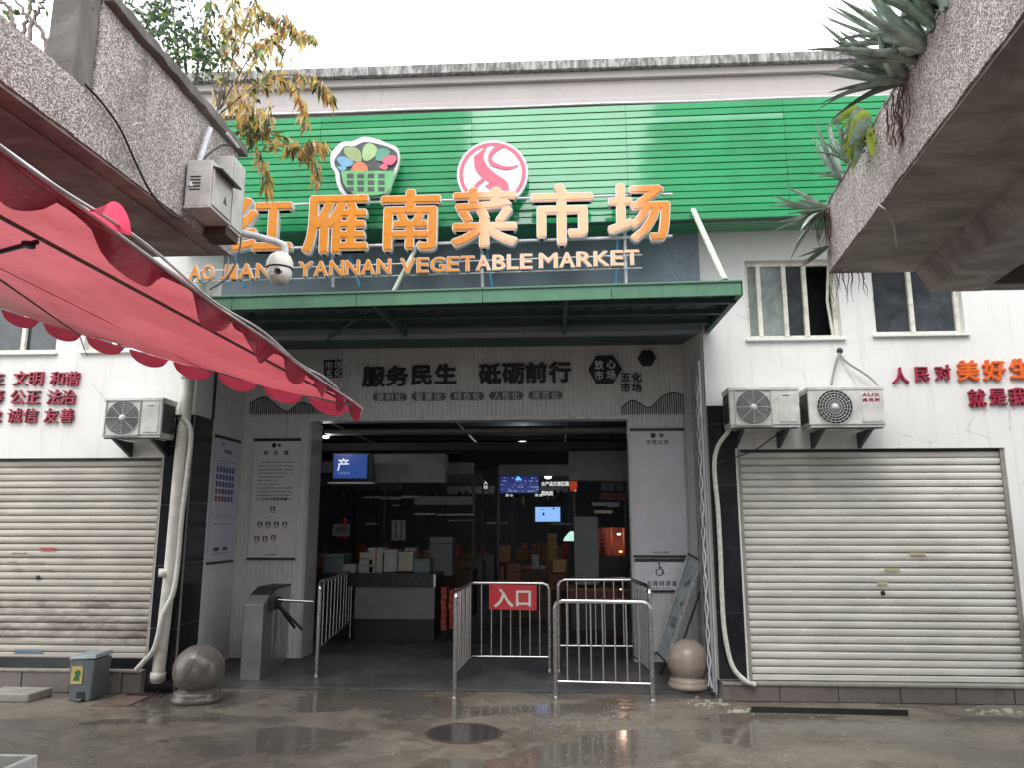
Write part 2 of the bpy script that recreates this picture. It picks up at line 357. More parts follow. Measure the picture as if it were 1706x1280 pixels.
# ------------------------------------------------------------------ ground
g = MB().add([(-70,-60,0),(70,-60,0),(70,Y0+60,0),(-70,Y0+60,0)], [(0,1,2,3)]); obj('ground', g, m_ground, kind='structure')
XL, XR = UY(310, 880, Y0).x, UY(1186, 880, Y0).x      # jambs of the recess
RZ = .13
f = MB().add([(XL,Y0+.22,.004),(XR,Y0+.22,.004),(XR,Y0+.26,.02),(XL,Y0+.26,.02),(XR,Y1+.1,RZ),(XL,Y1+.1,RZ),(XR+4,Y1+.1,RZ),(XR+4,24,RZ),(XL-3,24,RZ),(XL-3,Y1+.1,RZ)],
     [(0,1,2,3),(3,2,4,5),(9,5,4,6,7,8)])
obj('entrance_floor', f, m_ramp, kind='structure')
# ------------------------------------------------------------------ the market building
bld = thing('market_building', 'white two storey market hall with mossy parapet behind the green sign board', 'building', (-1, Y0, 0))
def wall_with_holes(name, x0, x1, z0, z1, holes, m, th=.2):
    xs = sorted({x0, x1, *[h[0] for h in holes], *[h[1] for h in holes]}); zs = sorted({z0, z1, *[h[2] for h in holes], *[h[3] for h in holes]})
    mb = MB()
    solid = {}
    for i in range(len(xs)-1):
        for j in range(len(zs)-1):
            cx_, cz = (xs[i]+xs[i+1])/2, (zs[j]+zs[j+1])/2
            solid[i,j] = not any(h[0] < cx_ < h[1] and h[2] < cz < h[3] for h in holes)
    for (i,j), s in solid.items():
        if not s: continue
        a, b, c, d = xs[i], xs[i+1], zs[j], zs[j+1]
        mb.add([(a,Y0,c),(b,Y0,c),(b,Y0,d),(a,Y0,d)], [(0,1,2,3)])
        for di, dj, q in ((-1,0,[(a,c),(a,d)]),(1,0,[(b,d),(b,c)]),(0,-1,[(b,c),(a,c)]),(0,1,[(a,d),(b,d)])):
            if not solid.get((i+di,j+dj), False):
                (px_,pz_),(qx,qz) = q; mb.add([(px_,Y0,pz_),(qx,Y0,qz),(qx,Y0+th,qz),(px_,Y0+th,pz_)], [(0,1,2,3)])
    return obj(name, mb, m, bld)
# holes from the survey
def rect(x0, y0, x1, y1, Y=Y0):
    a = UY(x0, y1, Y); b = UY(x1, y0, Y); return [a.x, b.x, a.z, b.z]
ztop = UY(600, 205, Y0).z + .3
SR = [UY(1228,757,Y0).x, UY(1682,800,Y0).x, UY(1450,1137,Y0).z, UY(1450,748,Y0).z]     # right shutter opening
SR[1] = UY(1690, 890, Y0).x
SL = [UY(0,900,Y0).x - .35, UY(262,900,Y0).x, UY(150,1098,Y0).z, UY(150,764,Y0).z]
WR1 = [UY(1243,500,Y0).x, UY(1398,500,Y0).x, UY(1320,563,Y0).z, UY(1320,432,Y0).z]
WR2 = [UY(1455,520,Y0).x, UY(1605,520,Y0).x, UY(1520,556,Y0).z, UY(1520,432,Y0).z]
WL1 = [UY(-60,560,Y0).x, UY(95,560,Y0).x, UY(40,587,Y0).z, UY(40,450,Y0).z]
WL2 = [UY(142,560,Y0).x, UY(245,560,Y0).x, UY(170,584,Y0).z, UY(170,450,Y0).z]
wall_with_holes('wall', XR, 8.5, SR[2], ztop, [SR, WR1, WR2], m_wall)
wall_with_holes('wall', -10, XL, SL[2], ztop, [SL, WL1, WL2], m_wall)
zc = UY(1165, 545, Y0).z      # top of the recess
b_ = MB().box((XL, Y0, zc-.03), (XR, Y0+.2, ztop)); obj('wall', b_, m_bluewall, bld, label='blue grey render band above the canopy')
xx = UY(371, 460, Y0).x
obj('wall_patch', MB().box((XL, Y0-.004, zc), (xx, Y0, ztop-.4)), m_wall, bld)
# parapet with stepped cornice (profile down the wall)
def strip(name, pya, pyb, proud, m, x0=-10, x1=8.5):
    za, zb = UY(600, pya, Y0).z, UY(600, pyb, Y0).z
    return obj(name, MB().box((x0, Y0-proud, zb), (x1, Y0+.3, za)), m, bld, bev=.008)
strip('parapet_cap', 124, 139, .16, m_moss)
strip('upper_moulding', 139.2, 151, .10, m_cornice)
strip('parapet', 151.2, 181, .05, m_cornice)
strip('lower_moulding', 181.2, 190, .08, m_cornice)
strip('bare_band', 190.2, 215, .03, m_brownwall)
cb = MB(); pts = [Vector((x, Y0-.10, UY(600,193,Y0).z + .004*math.sin(x*3))) for x in [i*.25-9 for i in range(70)]]; cb.tube(pts, .014, 6)
obj('conduit', cb, m_rim, bld)
for X in (-4.2, -1.5, -.2, 1.6, 2.9, 4.3):
    h = rnd.uniform(.08, .16); z = UY(600,124,Y0).z
    obj('rebar_stub', MB().tube([(X, Y0-.02, z), (X+.01, Y0-.02, z+h)], .005, 5), m_rust, bld)
# windows
def window(r, bars, label=None, open_right=False):
    x0, x1, z0, z1 = r; y = Y0 + .07; t = .045; mb = MB()
    for a, b in (((x0,y,z0),(x1,y+.05,z0+t)), ((x0,y,z1-t),(x1,y+.05,z1)), ((x0,y,z0+t),(x0+t,y+.05,z1-t)), ((x1-t,y,z0+t),(x1,y+.05,z1-t))): mb.box(a, b)
    w = obj('window', mb, m_cream, bld, bev=.004)
    for i, bx in enumerate(bars): obj('mullion', MB().box((bx-.022, y-.012-.004*i, z0+t*.8), (bx+.022, y+.03, z1-t*.8)), m_cream, w, bev=.003)
    xs = [x0+t] + sorted(bars) + [x1-t]
    for i in range(len(xs)-1):
        if open_right and i == len(xs)-2: continue
        obj('pane', MB().box((xs[i], y+.034+.003*i, z0+t), (xs[i+1], y+.040+.003*i, z1-t)), m_pane2 if (open_right and i < 2) else m_pane, w)
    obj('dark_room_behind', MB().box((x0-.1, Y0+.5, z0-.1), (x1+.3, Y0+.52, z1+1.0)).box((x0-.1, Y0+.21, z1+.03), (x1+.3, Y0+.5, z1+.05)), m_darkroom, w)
    obj('sill', MB().box((x0-.03, Y0-.035, z0-.03), (x1+.03, Y0+.06, z0-.001)), m_wall, w, bev=.004)
    return w
wX = lambda px: UY(px, 500, Y0).x
window(WR1, [wX(1268), wX(1311), wX(1345)], open_right=True)
window(WR2, [wX(1522)])
window(WL1, [wX(40)])
window(WL2, [wX(192)])
obj('curtain', MB().box((wX(1249), Y0+.16, WR1[2]+.05), (wX(1262), Y0+.17, WR1[3]-.05)), M('pale_curtain', (.45,.47,.45), .8), bld)
obj('casement_edge', MB().tube([UY(1380,440,Y0+.1), UY(1378,500,Y0+.1), UY(1388,560,Y0+.1)], .016, 6), m_cream, bld)
# plinths of granite slabs
def plinth(x0, x1, z1, z0=0, w=.56, seed=3):
    rr = random.Random(seed); back = obj('plinth', MB().box((x0, Y0-.045, z0), (x1, Y0+.2, z1-.006)), m_grout, bld)
    x = x0
    while x < x1 - .01:
        e = min(x + w*rr.uniform(.9, 1.1), x1)
        me = MB().box((.004, 0, .004), (e-x-.004, .025, z1-z0-.004)).mesh('slab'); o = inst('slab', me, m_plinth, back, (x, Y0-.07-rr.uniform(0,.006), z0)); o['kind'] = 'thing'
        bv = o.modifiers.new('edge', 'BEVEL'); bv.width = .003; bv.segments = 1
        x = e
    obj('threshold_ledge', MB().box((x0, Y0-.085, z1-.004), (x1, Y0+.2, z1+.02)), m_concrete, back, bev=.004)
plinth(XR+.02, 8.5, UY(1450,1142,Y0).z)
plinth(-10, UY(242,1140,Y0).x, UY(100,1117,Y0).z, seed=5)
obj('black_sill', MB().box((SL[0], Y0-.03, UY(100,1117,Y0).z+.02), (SL[1], Y0+.05, SL[2]+.01)), m_tile, bld)
# black tiled pillars
def tiles(x0, x1, y, z0, z1, cols, hh, face='front', xside=None, seed=1):
    rr = random.Random(seed)
    if face == 'front': back = obj('tiled_pillar', MB().box((x0, y-.012, z0), (x1, y+.004, z1)), m_grout, bld)
    else: back = obj('tiled_return', MB().box((xside-.004*face, x0, z0), (xside+.012*face, x1, z1)), m_grout, bld)
    w = (x1-x0)/cols
    for c in range(cols):
        z = z0
        while z < z1 - .02:
            e = min(z+hh, z1)
            if face == 'front': me = MB().box((.003, -.006, .003), (w-.003, .002, e-z-.003)).mesh('tile'); loc = (x0+c*w, y-.013-rr.uniform(0,.002), z)
            else: me = MB().box((-.004, .003, .003), (.006, w-.003, e-z-.003)).mesh('tile'); loc = (xside+.013*face, x0+c*w, z)
            inst('tile', me, m_tile, back, loc); z = e
PL = UY(276, 900, Y0).x
tz = UY(1190, 677, Y0).z
tiles(SL[1]+.01, XL, Y0, .0, UY(300,692,Y0).z, 1, .62, seed=2)
tiles(XR, SR[0]-.02, Y0, UY(1220,1136,Y0).z+.02, tz, 1, .62, seed=4)
tiles(Y0, Y0+.42, 0, .03, UY(300,692,Y0).z, 1, .62, face=1, xside=XL)
# recess: side walls, ceiling, back wall with ribbed cladding
HT = UY(760, 575, Y1).z; HB = UY(760, 697, Y1).z
OL, OR = UY(512, 800, Y1).x, UY(1049, 800, Y1).x
obj('recess_side_wall', MB().box((XL-.2, Y0+.2005, 0), (XL, Y1+.3, HT+.1)), m_grey_clad, bld)
obj('recess_side_wall', MB().box((XR, Y0+.2005, 0), (XR+.2, Y1+.3, HT+.1)), m_grey_clad, bld)
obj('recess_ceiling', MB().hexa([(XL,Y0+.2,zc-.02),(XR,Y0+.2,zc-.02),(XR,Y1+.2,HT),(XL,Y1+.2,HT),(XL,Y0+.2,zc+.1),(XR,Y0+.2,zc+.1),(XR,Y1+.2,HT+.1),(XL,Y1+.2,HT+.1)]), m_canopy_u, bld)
def ribbed(x0, x1, z0, z1, y, pitch=.055, d=.008):
    mb = MB(); x = x0
    while x < x1-.001:
        e = min(x+pitch, x1); w = e-x
        prof = [(0,0),(w*.15,-d),(w*.82,-d),(w*.9,0),(w,0)]
        for (a,p),(b,q) in zip(prof, prof[1:]): mb.add([(x+a,y+p,z0),(x+b,y+q,z0),(x+b,y+q,z1),(x+a,y+p,z1)], [(0,1,2,3)])
        x = e
    return mb
portal = thing('entrance_surround', 'grey ribbed cladding surround of the dark market entrance', 'wall cladding', (-1, Y1, 0))
obj('header_backing', MB().box((XL, Y1+.012, HB), (XR, Y1+.2, HT)), m_grey_clad, portal)
obj('header_cladding', ribbed(XL, XR, HB, HT, Y1+.008), m_grey_clad, portal)
obj('jamb_backing', MB().box((XL, Y1+.012, RZ), (OL, Y1+.2, HB)), m_grey_clad, portal)
obj('jamb_cladding', ribbed(XL, OL, RZ, HB-.001, Y1+.008), m_grey_clad, portal)
obj('jamb_backing', MB().box((OR, Y1+.012, RZ), (XR, Y1+.2, HB)), m_grey_clad, portal)
obj('jamb_cladding', ribbed(OR, XR, RZ, HB-.001, Y1+.008), m_grey_clad, portal)
obj('trim_strip', MB().box((OL-.02, Y1-.012, HB-.03), (OR+.02, Y1+.21, HB+.012)), m_steel_w, portal)
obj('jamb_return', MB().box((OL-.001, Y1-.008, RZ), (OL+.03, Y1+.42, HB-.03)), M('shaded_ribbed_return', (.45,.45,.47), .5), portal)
# recess side: ribbed sheet on the left return
mb = MB(); y = Y0+.42
while y < Y1: mb.box((XL, y, .05), (XL+.012, y+.05, HT-.05)); mb.box((XL, y+.05, .05), (XL+.004, y+.06, HT-.05)); y += .06
obj('side_cladding', mb, m_grey_clad, portal)
mb = MB(); y = Y0+.1
while y < Y1-.06: mb.box((XR-.012, y, .05), (XR, y+.05, HT-.05)); y += .06
obj('side_cladding', mb, m_grey_clad, portal)
obj('black_edge_strip', MB().box((XL+.002, Y0+.40, UY(300,692,Y0).z), (XL+.022, Y0+.43, zc-.05)), m_dark, portal)
# printed mountains (line hills) on the cladding
def hill(pts, y):
    mb = MB(); P = [UY(a, b, y) for a, b in pts]; cur = bez(P, 8); zb = UY(pts[0][0], 693, y).z + .01
    mb.tube([p for p in cur], .006, 4)
    x = cur[0].x
    while x < cur[-1].x:
        z = zb
        for a, b in zip(cur, cur[1:]):
            if a.x <= x <= b.x: z = a.z + (b.z-a.z)*(x-a.x)/max(1e-5, b.x-a.x)
        if z > zb+.01: mb.box((x, y-.003, zb), (x+.012, y, z))
        x += .026
    return mb
hl = thing('hill_print', 'dark striped hill drawing at the left end of the entrance header', 'wall print', UY(470,690,Y1-.004))
obj('stripes', hill([(417,672),(440,662),(455,672),(478,686),(500,672),(520,676),(550,685)], Y1-.004), m_dark, hl)
hl = thing('hill_print', 'dark striped hill drawing at the right end of the entrance header', 'wall print', UY(1080,685,Y1-.004))
obj('stripes', hill([(1035,680),(1052,668),(1065,672),(1082,680),(1105,660),(1125,655),(1139,660)], Y1-.004), m_dark, hl)
# header lettering
def fl(s, x0, step, y0, dy, w, h=None): return [(c, x0+i*step, y0+i*dy, w, h or w) for i, c in enumerate(s) if c != ' ']
yt = Y1 - .03
slog = thing('header_slogan', 'heavy dark characters of the slogan across the entrance header', 'lettering', UY(775,620,yt))
letters(slog, [('服',622,627,38,36),('务',661,626,38,36),('民',702,624,38,36),('生',742,623,38,36),('砥',816,622,38,36),('砺',855,621,38,36),('前',893,620,38,36),('行',933,619,38,36)], yt, .025, m_black, bold=.035, n=8)
for i, (wd, cx_, m) in enumerate([('便利化',649,'left end'),('智慧化',714,'second from left'),('特色化',778,'middle'),('人性化',843,'second from right'),('规范化',909,'right end')]):
    cy_ = 662.5 - (cx_-649)*.012
    t = thing('slogan_pill', 'small grey rounded name pill under the header slogan, %s of five' % m, 'wall sign', UY(cx_,cy_,Y1-.02), group='five pills under the slogan')
    a = UY(cx_-22, cy_, Y1-.02); b = UY(cx_+22, cy_, Y1-.02); rr = .048; pl = []
    for k in range(9): w = math.pi/2 + math.pi*k/8; pl.append((a.x+rr*math.cos(w), Y1-.006, a.z+rr*math.sin(w)))
    for k in range(9): w = -math.pi/2 + math.pi*k/8; pl.append((b.x+rr*math.cos(w), Y1-.006, b.z+rr*math.sin(w)))
    obj('plate', MB().prism(pl[::-1], (0,-.015,0)), M('pill_grey', (.11,.10,.10), .5), t)
    letters(t, [(wd[k], cx_+(k-1)*15.5, cy_, 13, 13) for k in range(3)], Y1-.0245, .003, m_grey_clad, bold=.012, n=4)
def poly_px(pts, y): return [UY(a, b, y) for a, b in pts]
sq = thing('square_plaque', 'dark square plaque of four pale characters left of the slogan', 'wall sign', UY(555,614,Y1))
obj('plate', MB().prism(poly_px([(540,600),(569,599),(571,629),(541,630)], Y1-.004), (0,-.02,0)), m_black, sq, bev=.004)
letters(sq, [('市',548,608,14,14),('场',563,607,14,14),('五',548,622,14,14),('化',563,621,14,14)], Y1-.028, .004, m_grey_clad, bold=.02, n=4)
hx = thing('hexagon_plaque', 'large dark hexagon plaque of four pale characters right of the slogan', 'wall sign', UY(1008,616,Y1))
obj('plate', MB().prism(poly_px([(980,616),(993,593),(1021,592),(1036,615),(1021,640),(993,640)], Y1-.004), (0,-.03,0)), m_black, hx, bev=.004)
letters(hx, [('放',998,607,16,16),('心',1018,606,16,16),('市',998,625,16,16),('场',1018,624,16,16)], Y1-.038, .004, m_grey_clad, bold=.02, n=4)
hx = thing('hexagon_plaque', 'small plain dark hexagon plaque at the upper right of the header', 'wall sign', UY(1077,597,Y1))
obj('plate', MB().prism(poly_px([(1062,597),(1070,584),(1085,584),(1093,596),(1085,610),(1070,610)], Y1-.004), (0,-.03,0)), m_black, hx, bev=.004)
t = thing('plaque_lettering', 'four dark characters under the small hexagon plaque', 'lettering', UY(1052,637,Y1))
letters(t, [('五',1042,628,17,17),('化',1061,628,17,17),('市',1042,646,17,17),('场',1061,646,17,17)], Y1-.02, .015, m_black, bold=.025, n=6)
# ------------------------------------------------------------------ posters
def textlines(mb, x0, x1, z, n, dz, h, y, rr, cw=.014, mi=0):
    for i in range(n):
        x = x0 + (.03 if i % 4 == 0 else 0)
        end = x1 if rr.random() < .75 else x0 + (x1-x0)*rr.uniform(.3,.9)
        while x < end:
            w = cw*rr.uniform(.4, 1.2)
            if rr.random() < .88: mb.add([(x,y,z-i*dz),(x+w,y,z-i*dz),(x+w,y,z-i*dz+h*rr.uniform(.7,1)),(x,y,z-i*dz+h)], [(0,1,2,3)], mi=mi)
            x += w + cw*.25
def poster_local(name, label, loc, rz, w, h, m):
    t = thing(name, label, 'poster', loc, rz, local=True)
    obj('sheet', MB().box((0, -.006, .0), (w, 0, h)), m, t)
    obj('top_rail', MB().box((-.012, -.014, h-.022), (w+.012, -.001, h+.012)), m_dark, t, bev=.002)
    obj('bottom_rail', MB().box((-.012, -.014, -.012), (w+.012, -.001, .014)), m_dark, t, bev=.002)
    return t
def title(t, s, cx_, z, size, m=None, bold=.03, y=-.0075, em=True):
    mb = MB()
    for i, c in enumerate(s):
        if c != ' ': glyph_mb(c, size, size, .001, bold, 4, em, mb, (cx_+(i-(len(s)-1)/2)*size*1.15, z), y)
    return obj('title', mb, m or m_black, t)
def blob(mb, x, z, r, y=-.008, n=10, mi=0):
    mb.add([(x+r*math.cos(2*math.pi*k/n), y, z+r*math.sin(2*math.pi*k/n)) for k in range(n)], [list(range(n))], mi=mi)
yp = Y1 - .012
a = UY(413, 932, yp); b = UY(503, 733, yp); w, h = b.x-a.x-.02, b.z-a.z
t = poster_local('notice_poster', 'tall notice poster of text lines and small portraits left of the doorway', (a.x, yp, a.z), 0, w, h, m_poster)
rr = random.Random(4); mb = MB(); textlines(mb, .06, w-.07, h*.80, 11, h*.031, .012, -.0075, rr); obj('text_print', mb, m_ink, t, kind='stuff')
title(t, '简 志 铜', w*.48, h*.885, .055); title(t, '工作人员架构图', w*.5, h*.495, .04); title(t, '浙江省龙港市', w*.5, h*.035, .022, bold=.02)
mb = MB(); blob(mb, w*.43, h*.95, .03); blob(mb, w*.55, h*.95, .022, mi=1); obj('emblem_print', mb, [m_black, m_ink], t)
mb = MB()
for (px_, pz_) in [(.48,.41)] + [(.22+.18*k,.285) for k in range(4)] + [(.17,.165),(.35,.165),(.53,.175)]:
    x, z = px_*w, pz_*h; mb.box((x-.03, -.0075, z-.028), (x+.03, -.0068, z+.03)); mb.box((x-.02, -.009, z-.045), (x+.02, -.008, z-.035), mi=0)
    blob(mb, x, z+.008, .011, -.0085, mi=1); mb.add([(x-.018,-.0085,z-.028),(x+.018,-.0085,z-.028),(x+.01,-.0085,z-.006),(x-.01,-.0085,z-.006)], [(0,1,2,3)], mi=1)
obj('portrait_print', mb, [m_ink, m_poster], t)
# poster on the left return wall (faces +X)
a = UX(345, 940, XL+.02); b = UX(388, 742, XL+.02)
yA, yB = UX(348, 880, XL+.02).y, UX(390, 880, XL+.02).y; zA = UX(345, 940, XL+.02).z; w = yB-yA; h = UX(366,728,XL+.02).z - zA
t = poster_local('chart_poster', 'poster of blue and orange chart squares on the left side wall of the recess', (XL+.02, yA, zA), R(90), w, h, m_posterd)
rr = random.Random(9); mb = MB(); textlines(mb, .06, w-.06, h*.80, 3, h*.02, .01, -.0075, rr); textlines(mb, .08, w*.8, h*.37, 2, h*.02, .008, -.0075, rr); obj('text_print', mb, m_ink, t, kind='stuff')
mb = MB()
for r_ in range(5):
    for c_ in range(6):
        x = w*(.16+.125*c_); z = h*(.735-.058*r_); mi = 1 if (r_ >= 3 and c_ < 2) else 0
        if r_ >= 3 and c_ == 2: mi = 2
        mb.add([(x-w*.045,-.0075,z-h*.021),(x+w*.045,-.0075,z-h*.021),(x+w*.045,-.0075,z+h*.021),(x-w*.045,-.0075,z+h*.021)], [(0,1,2,3)], mi=mi)
obj('square_print', mb, [m_blueink, M('orange_ink', (.35,.13,.08), .6), m_ink], t)
title(t, '不忘初心', w*.52, h*.89, .05); title(t, '公示', w*.3, h*.945, .035)
mb = MB()
for z in (.30, .07):
    mb.box((w*.14,-.0078,h*z), (w*.86,-.007,h*z+.006))
mb.box((w*.14,-.0078,h*.11),(w*.2,-.007,h*.112)); mb.box((w*.2,-.008,h*.09),(w*.42,-.007,h*.12)); mb.box((w*.55,-.008,h*.09),(w*.75,-.007,h*.12)); obj('frame_print', mb, m_ink, t)
# poster right of the doorway
a = UY(1057, 928, yp); b = UY(1138, 716, yp); w, h = b.x-a.x, b.z-a.z
t = poster_local('notice_poster', 'tall nearly blank grey poster right of the doorway', (a.x, yp, a.z), 0, w, h, m_poster)
title(t, '示范公开', w*.5, h*.895, .06); title(t, '浙江省龙港市', w*.5, h*.03, .026, bold=.02)
mb = MB(); blob(mb, w*.42, h*.95, .032); blob(mb, w*.58, h*.95, .028, mi=1); obj('emblem_print', mb, [m_black, m_ink], t)
a = UY(1060, 986, yp); b = UY(1140, 934, yp); w, h = b.x-a.x, b.z-a.z
t = poster_local('wheelchair_access_sign', 'white wheelchair access sign low on the wall right of the doorway', (a.x, yp, a.z), 0, w, h, M('sign_sheet', (.80,.80,.86), .4))
def wheelchair(s=1):
    mb = MB(); Z = lambda x, z: (w*.5 + x*s, -.009, h*.68 + z*s)
    ring = [Z(-.012+.045*math.cos(R(k)), -.03+.045*math.sin(R(k))) for k in range(110, 385, 15)]; mb.tube(ring, .0055, 5)
    blob(mb, w*.5-.012*s, h*.68+.085*s, .014*s, -.009)
    mb.tube([Z(-.012,.06), Z(-.008,.01), Z(.03,.008), Z(.045,-.045), Z(.058,-.04)], .009*s, 6); mb.tube([Z(-.01,.035), Z(.028,.033)], .006*s, 5); return mb
obj('wheelchair_symbol', wheelchair(.85), m_black, t)
title(t, '无障碍通道', w*.52, h*.25, .062, bold=.014)
mb = MB()
for i, c in enumerate('Accessible Passage'):
    if c != ' ': glyph_mb(c, .013, .016, .001, 0, 4, False, mb, (w*.15+i*.019, h*.10), -.0075)
obj('small_print', mb, m_black, t)
# ------------------------------------------------------------------ roller shutters
def shutter(r, n, m, label, kind_l):
    x0, x1, z0, z1 = r; t = thing('roller_shutter', label, 'roller shutter', ((x0+x1)/2, Y0, z0), group='closed roller shutters of the market front')
    p = (z1-z0-.07)/n; w = x1-x0
    prof = [(.012,0),(.0,.004),(-.014,.011),(-.019,p*.45),(-.017,p*.78),(-.006,p-.008),(.012,p-.004),(.012,p)]
    mb = MB()
    for (a, b), (c, d) in zip(prof, prof[1:]): mb.add([(0,a,b),(w,a,b),(w,c,d),(0,c,d)], [(0,1,2,3)], True)
    me = mb.mesh('slat'); rr = random.Random(n)
    for i in range(n): inst('slat', me, m, t, (x0, Y0+.065+rr.uniform(-.003,.003), z0+.05+i*p), (rr.uniform(-.05,.05), rr.uniform(-.0012,.0012), 0))
    obj('bottom_bar', MB().box((x0, Y0+.03, z0), (x1, Y0+.06, z0+.048)), m, t, bev=.004)
    for s, xx in ((1,x0),(-1,x1)): obj('guide_rail', MB().box((xx-.01*s, Y0+.015, z0), (xx+.035*s, Y0+.042, z1)), M('shutter_guide', (.33,.31,.28), .5, .3, dirt=.5), t, bev=.002)
    obj('head_box', MB().box((x0, Y0+.05, z1-.035), (x1, Y0+.2, z1+.02)), m_dark, t)
    obj('backing', MB().box((x0, Y0+.11, z0), (x1, Y0+.12, z1)), m_darkroom, t)
    return t, p
SRo, pr = shutter(SR, 30, m_shut_r, 'closed cream roller shutter below the two air conditioners', 'r')
SLo, pl_ = shutter(SL, 27, m_shut_l, 'closed grimy roller shutter with sooty band and red sticker beside the down pipe', 'l')
def lock(t, px_, py_):
    p = UY(px_, py_, Y0+.04); obj('keyhole', MB().lathe(p, [(.001,-.006),(.022,-.006),(.024,0)], 14, 'Y'), m_dark, t)
lock(SRo, 1471, 989); lock(SLo, 63, 963)
p = UY(79, 916, Y0+.035); obj('red_sticker', MB().box((p.x-.09, p.y, p.z-.012), (p.x+.08, p.y+.004, p.z+.014)), M('worn_red_sticker', (.42,.05,.05), .6, dirt=.7, dcol=(.4,.35,.33), vs=30), SLo)
p = UY(49, 1087, Y0+.035); obj('blue_sticker', MB().box((p.x-.15, p.y-.01, p.z-.015), (p.x+.15, p.y-.006, p.z+.015)), M('worn_blue_sticker', (.10,.17,.24), .6, dirt=.5), SLo)
for (px_, py_, w_) in ((1529,924,.16),(1486,950,.15),(1470,973,.10)):
    p = UY(px_, py_, Y0+.034); obj('tape_residue', MB().box((p.x-w_/2, p.y, p.z-.012), (p.x+w_/2, p.y+.003, p.z+.012)), M('yellowed_tape', (.50,.46,.25), .6, dirt=.6, dcol=(.5,.48,.42), vs=30), SRo)
mb = MB(); rr = random.Random(12)
for (px_, py_, n) in [(20,924,9),(48,929,6),(75,929,5),(125,930,9),(12,939,6),(50,940,9),(20,951,6),(66,952,8)]:
    for k in range(n):
        q = UY(px_+k*2.8, py_, Y0+.038); mb.add([(q.x,q.y,q.z),(q.x+.011,q.y,q.z),(q.x+.011,q.y,q.z+rr.uniform(.008,.02)),(q.x,q.y,q.z+.012)], [(0,1,2,3)])
obj('stamped_print', mb, M('faded_ink', (.16,.14,.12), .7), SLo, kind='stuff')
# ------------------------------------------------------------------ left and right wall lettering
t = thing('wall_lettering', 'rows of crimson raised characters on the white wall above the left shutter', 'lettering', UY(70,660,Y0))
rows = [('主文明和谐', [-6,33,59,95,119], 630, 26), ('等公正法治', [-8,28,54,89,113], 662, 26), ('业诚信友善', [-10,23,50,84,110], 693, 25)]
ch = [(c, x, y+(x-60)*.004, s, s) for row, xs, y, s in rows for c, x in zip(row, xs)]
letters(t, ch, Y0-.035, .03, m_redletter, bold=.012, n=6)
t = thing('wall_lettering', 'crimson and orange raised slogan on the white wall beside the second air conditioner', 'lettering', UY(1600,640,Y0))
letters(t, [('人',1501,625,29,29),('民',1537,622,27,27),('对',1572,620,28,28),('就',1629,664,30,31),('是',1664,661,30,30),('我',1697,661,31,31)], Y0-.035, .03, m_redletter, bold=.020, n=6)
letters(t, [('美',1614,617,37,36),('好',1658,616,38,36),('生',1702,614,38,36)], Y0-.038, .033, m_orletter, bold=.034, n=8)
# ------------------------------------------------------------------ green sign board
YG = 7.45
gz0 = UY(900, 379, YG).z; gz1 = UY(900, 186, YG).z; gx0 = UY(285, 300, YG).x; gx1 = UY(1560, 260, YG).x
gb = thing('green_sign_board', 'large glossy green board of horizontal slats behind the orange market name', 'sign board', ((gx0+gx1)/2, YG, gz0))
ns = 17; ph = (gz1-gz0)/ns; joints = [gx0]
while joints[-1] < gx1: joints.append(min(gx1, joints[-1] + 1.62))
tilt = -.0085                      # the board hangs a hair higher towards the right
prof = [(.003,.0),(-.024,.004),(-.0245,ph*.12),(-.0235,ph*.88),(-.002,ph*.92),(.003,ph)]
rr = random.Random(5)
for j, (a, b) in enumerate(zip(joints, joints[1:])):
    mb = MB(); w = b - a - .003
    for (p, q), (p2, q2) in zip(prof, prof[1:]): mb.add([(0,p,q),(w,p,q),(w,p2,q2),(0,p2,q2)], [(0,1,2,3)], False)
    mb.add([(0,p,q) for p, q in prof] + [(0,.003,0)], [list(range(len(prof)+1))]); mb.add([(w,p,q) for p, q in prof] + [(w,.003,0)], [list(range(len(prof)+1))[::-1]])
    me = mb.mesh('slat')
    for i in range(ns):
        o = inst('slat', me, m_green, gb, (a, YG + rr.uniform(-.002,.002), gz0 + i*ph - tilt*(a-gx0) - .0), (rr.uniform(-.03,.03), tilt, rr.uniform(-.0012,.0012)))
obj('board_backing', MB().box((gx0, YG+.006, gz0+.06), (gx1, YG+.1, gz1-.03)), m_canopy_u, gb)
zs = UY(900, 403, Y0).z
mb = MB(); n_ = 6
for i in range(n_):
    y_a, y_b = YG+.01+(Y0-YG-.01)*i/n_, YG+.01+(Y0-YG-.01)*(i+1)/n_
    za = gz0+.03 + 0*i; mb.hexa([(gx0,y_a,za),(gx1,y_a,za+.07),(gx1,y_b-.012,za+.07),(gx0,y_b-.012,za),(gx0,y_a,za+.03),(gx1,y_a,za+.10),(gx1,y_b,za+.10),(gx0,y_b,za+.03)])
obj('board_soffit', mb, m_green, gb)
# ------------------------------------------------------------------ emblem boards
YE = 7.30
bk = thing('basket_emblem', 'vegetable basket emblem board above the second big character', 'emblem', UY(611,280,YE))
def disc_px(pts, y, th=.05): return MB().prism(poly_px(pts, y), (0,-th,0))
def smooth_px(pts, n=5):
    P = [Vector((a,b,0)) for a,b in pts]; out = []; k = len(P)
    for i in range(k):
        a, b, c, d = P[i-1], P[i], P[(i+1)%k], P[(i+2)%k]
        for s in range(n):
            t_ = s/n; v = .5*((2*b)+(c-a)*t_+(2*a-5*b+4*c-d)*t_*t_+(3*b-a-3*c+d)*t_**3); out.append((v.x, v.y))
    return out
out = smooth_px([(553,262),(560,250),(572,240),(590,238),(608,231),(630,235),(650,243),(664,250),(667,268),(663,285),(655,305),(648,324),(630,330),(590,330),(572,325),(563,308),(560,290),(554,280)][::-1])
obj('board', disc_px(out, YE, .05), m_white, bk)
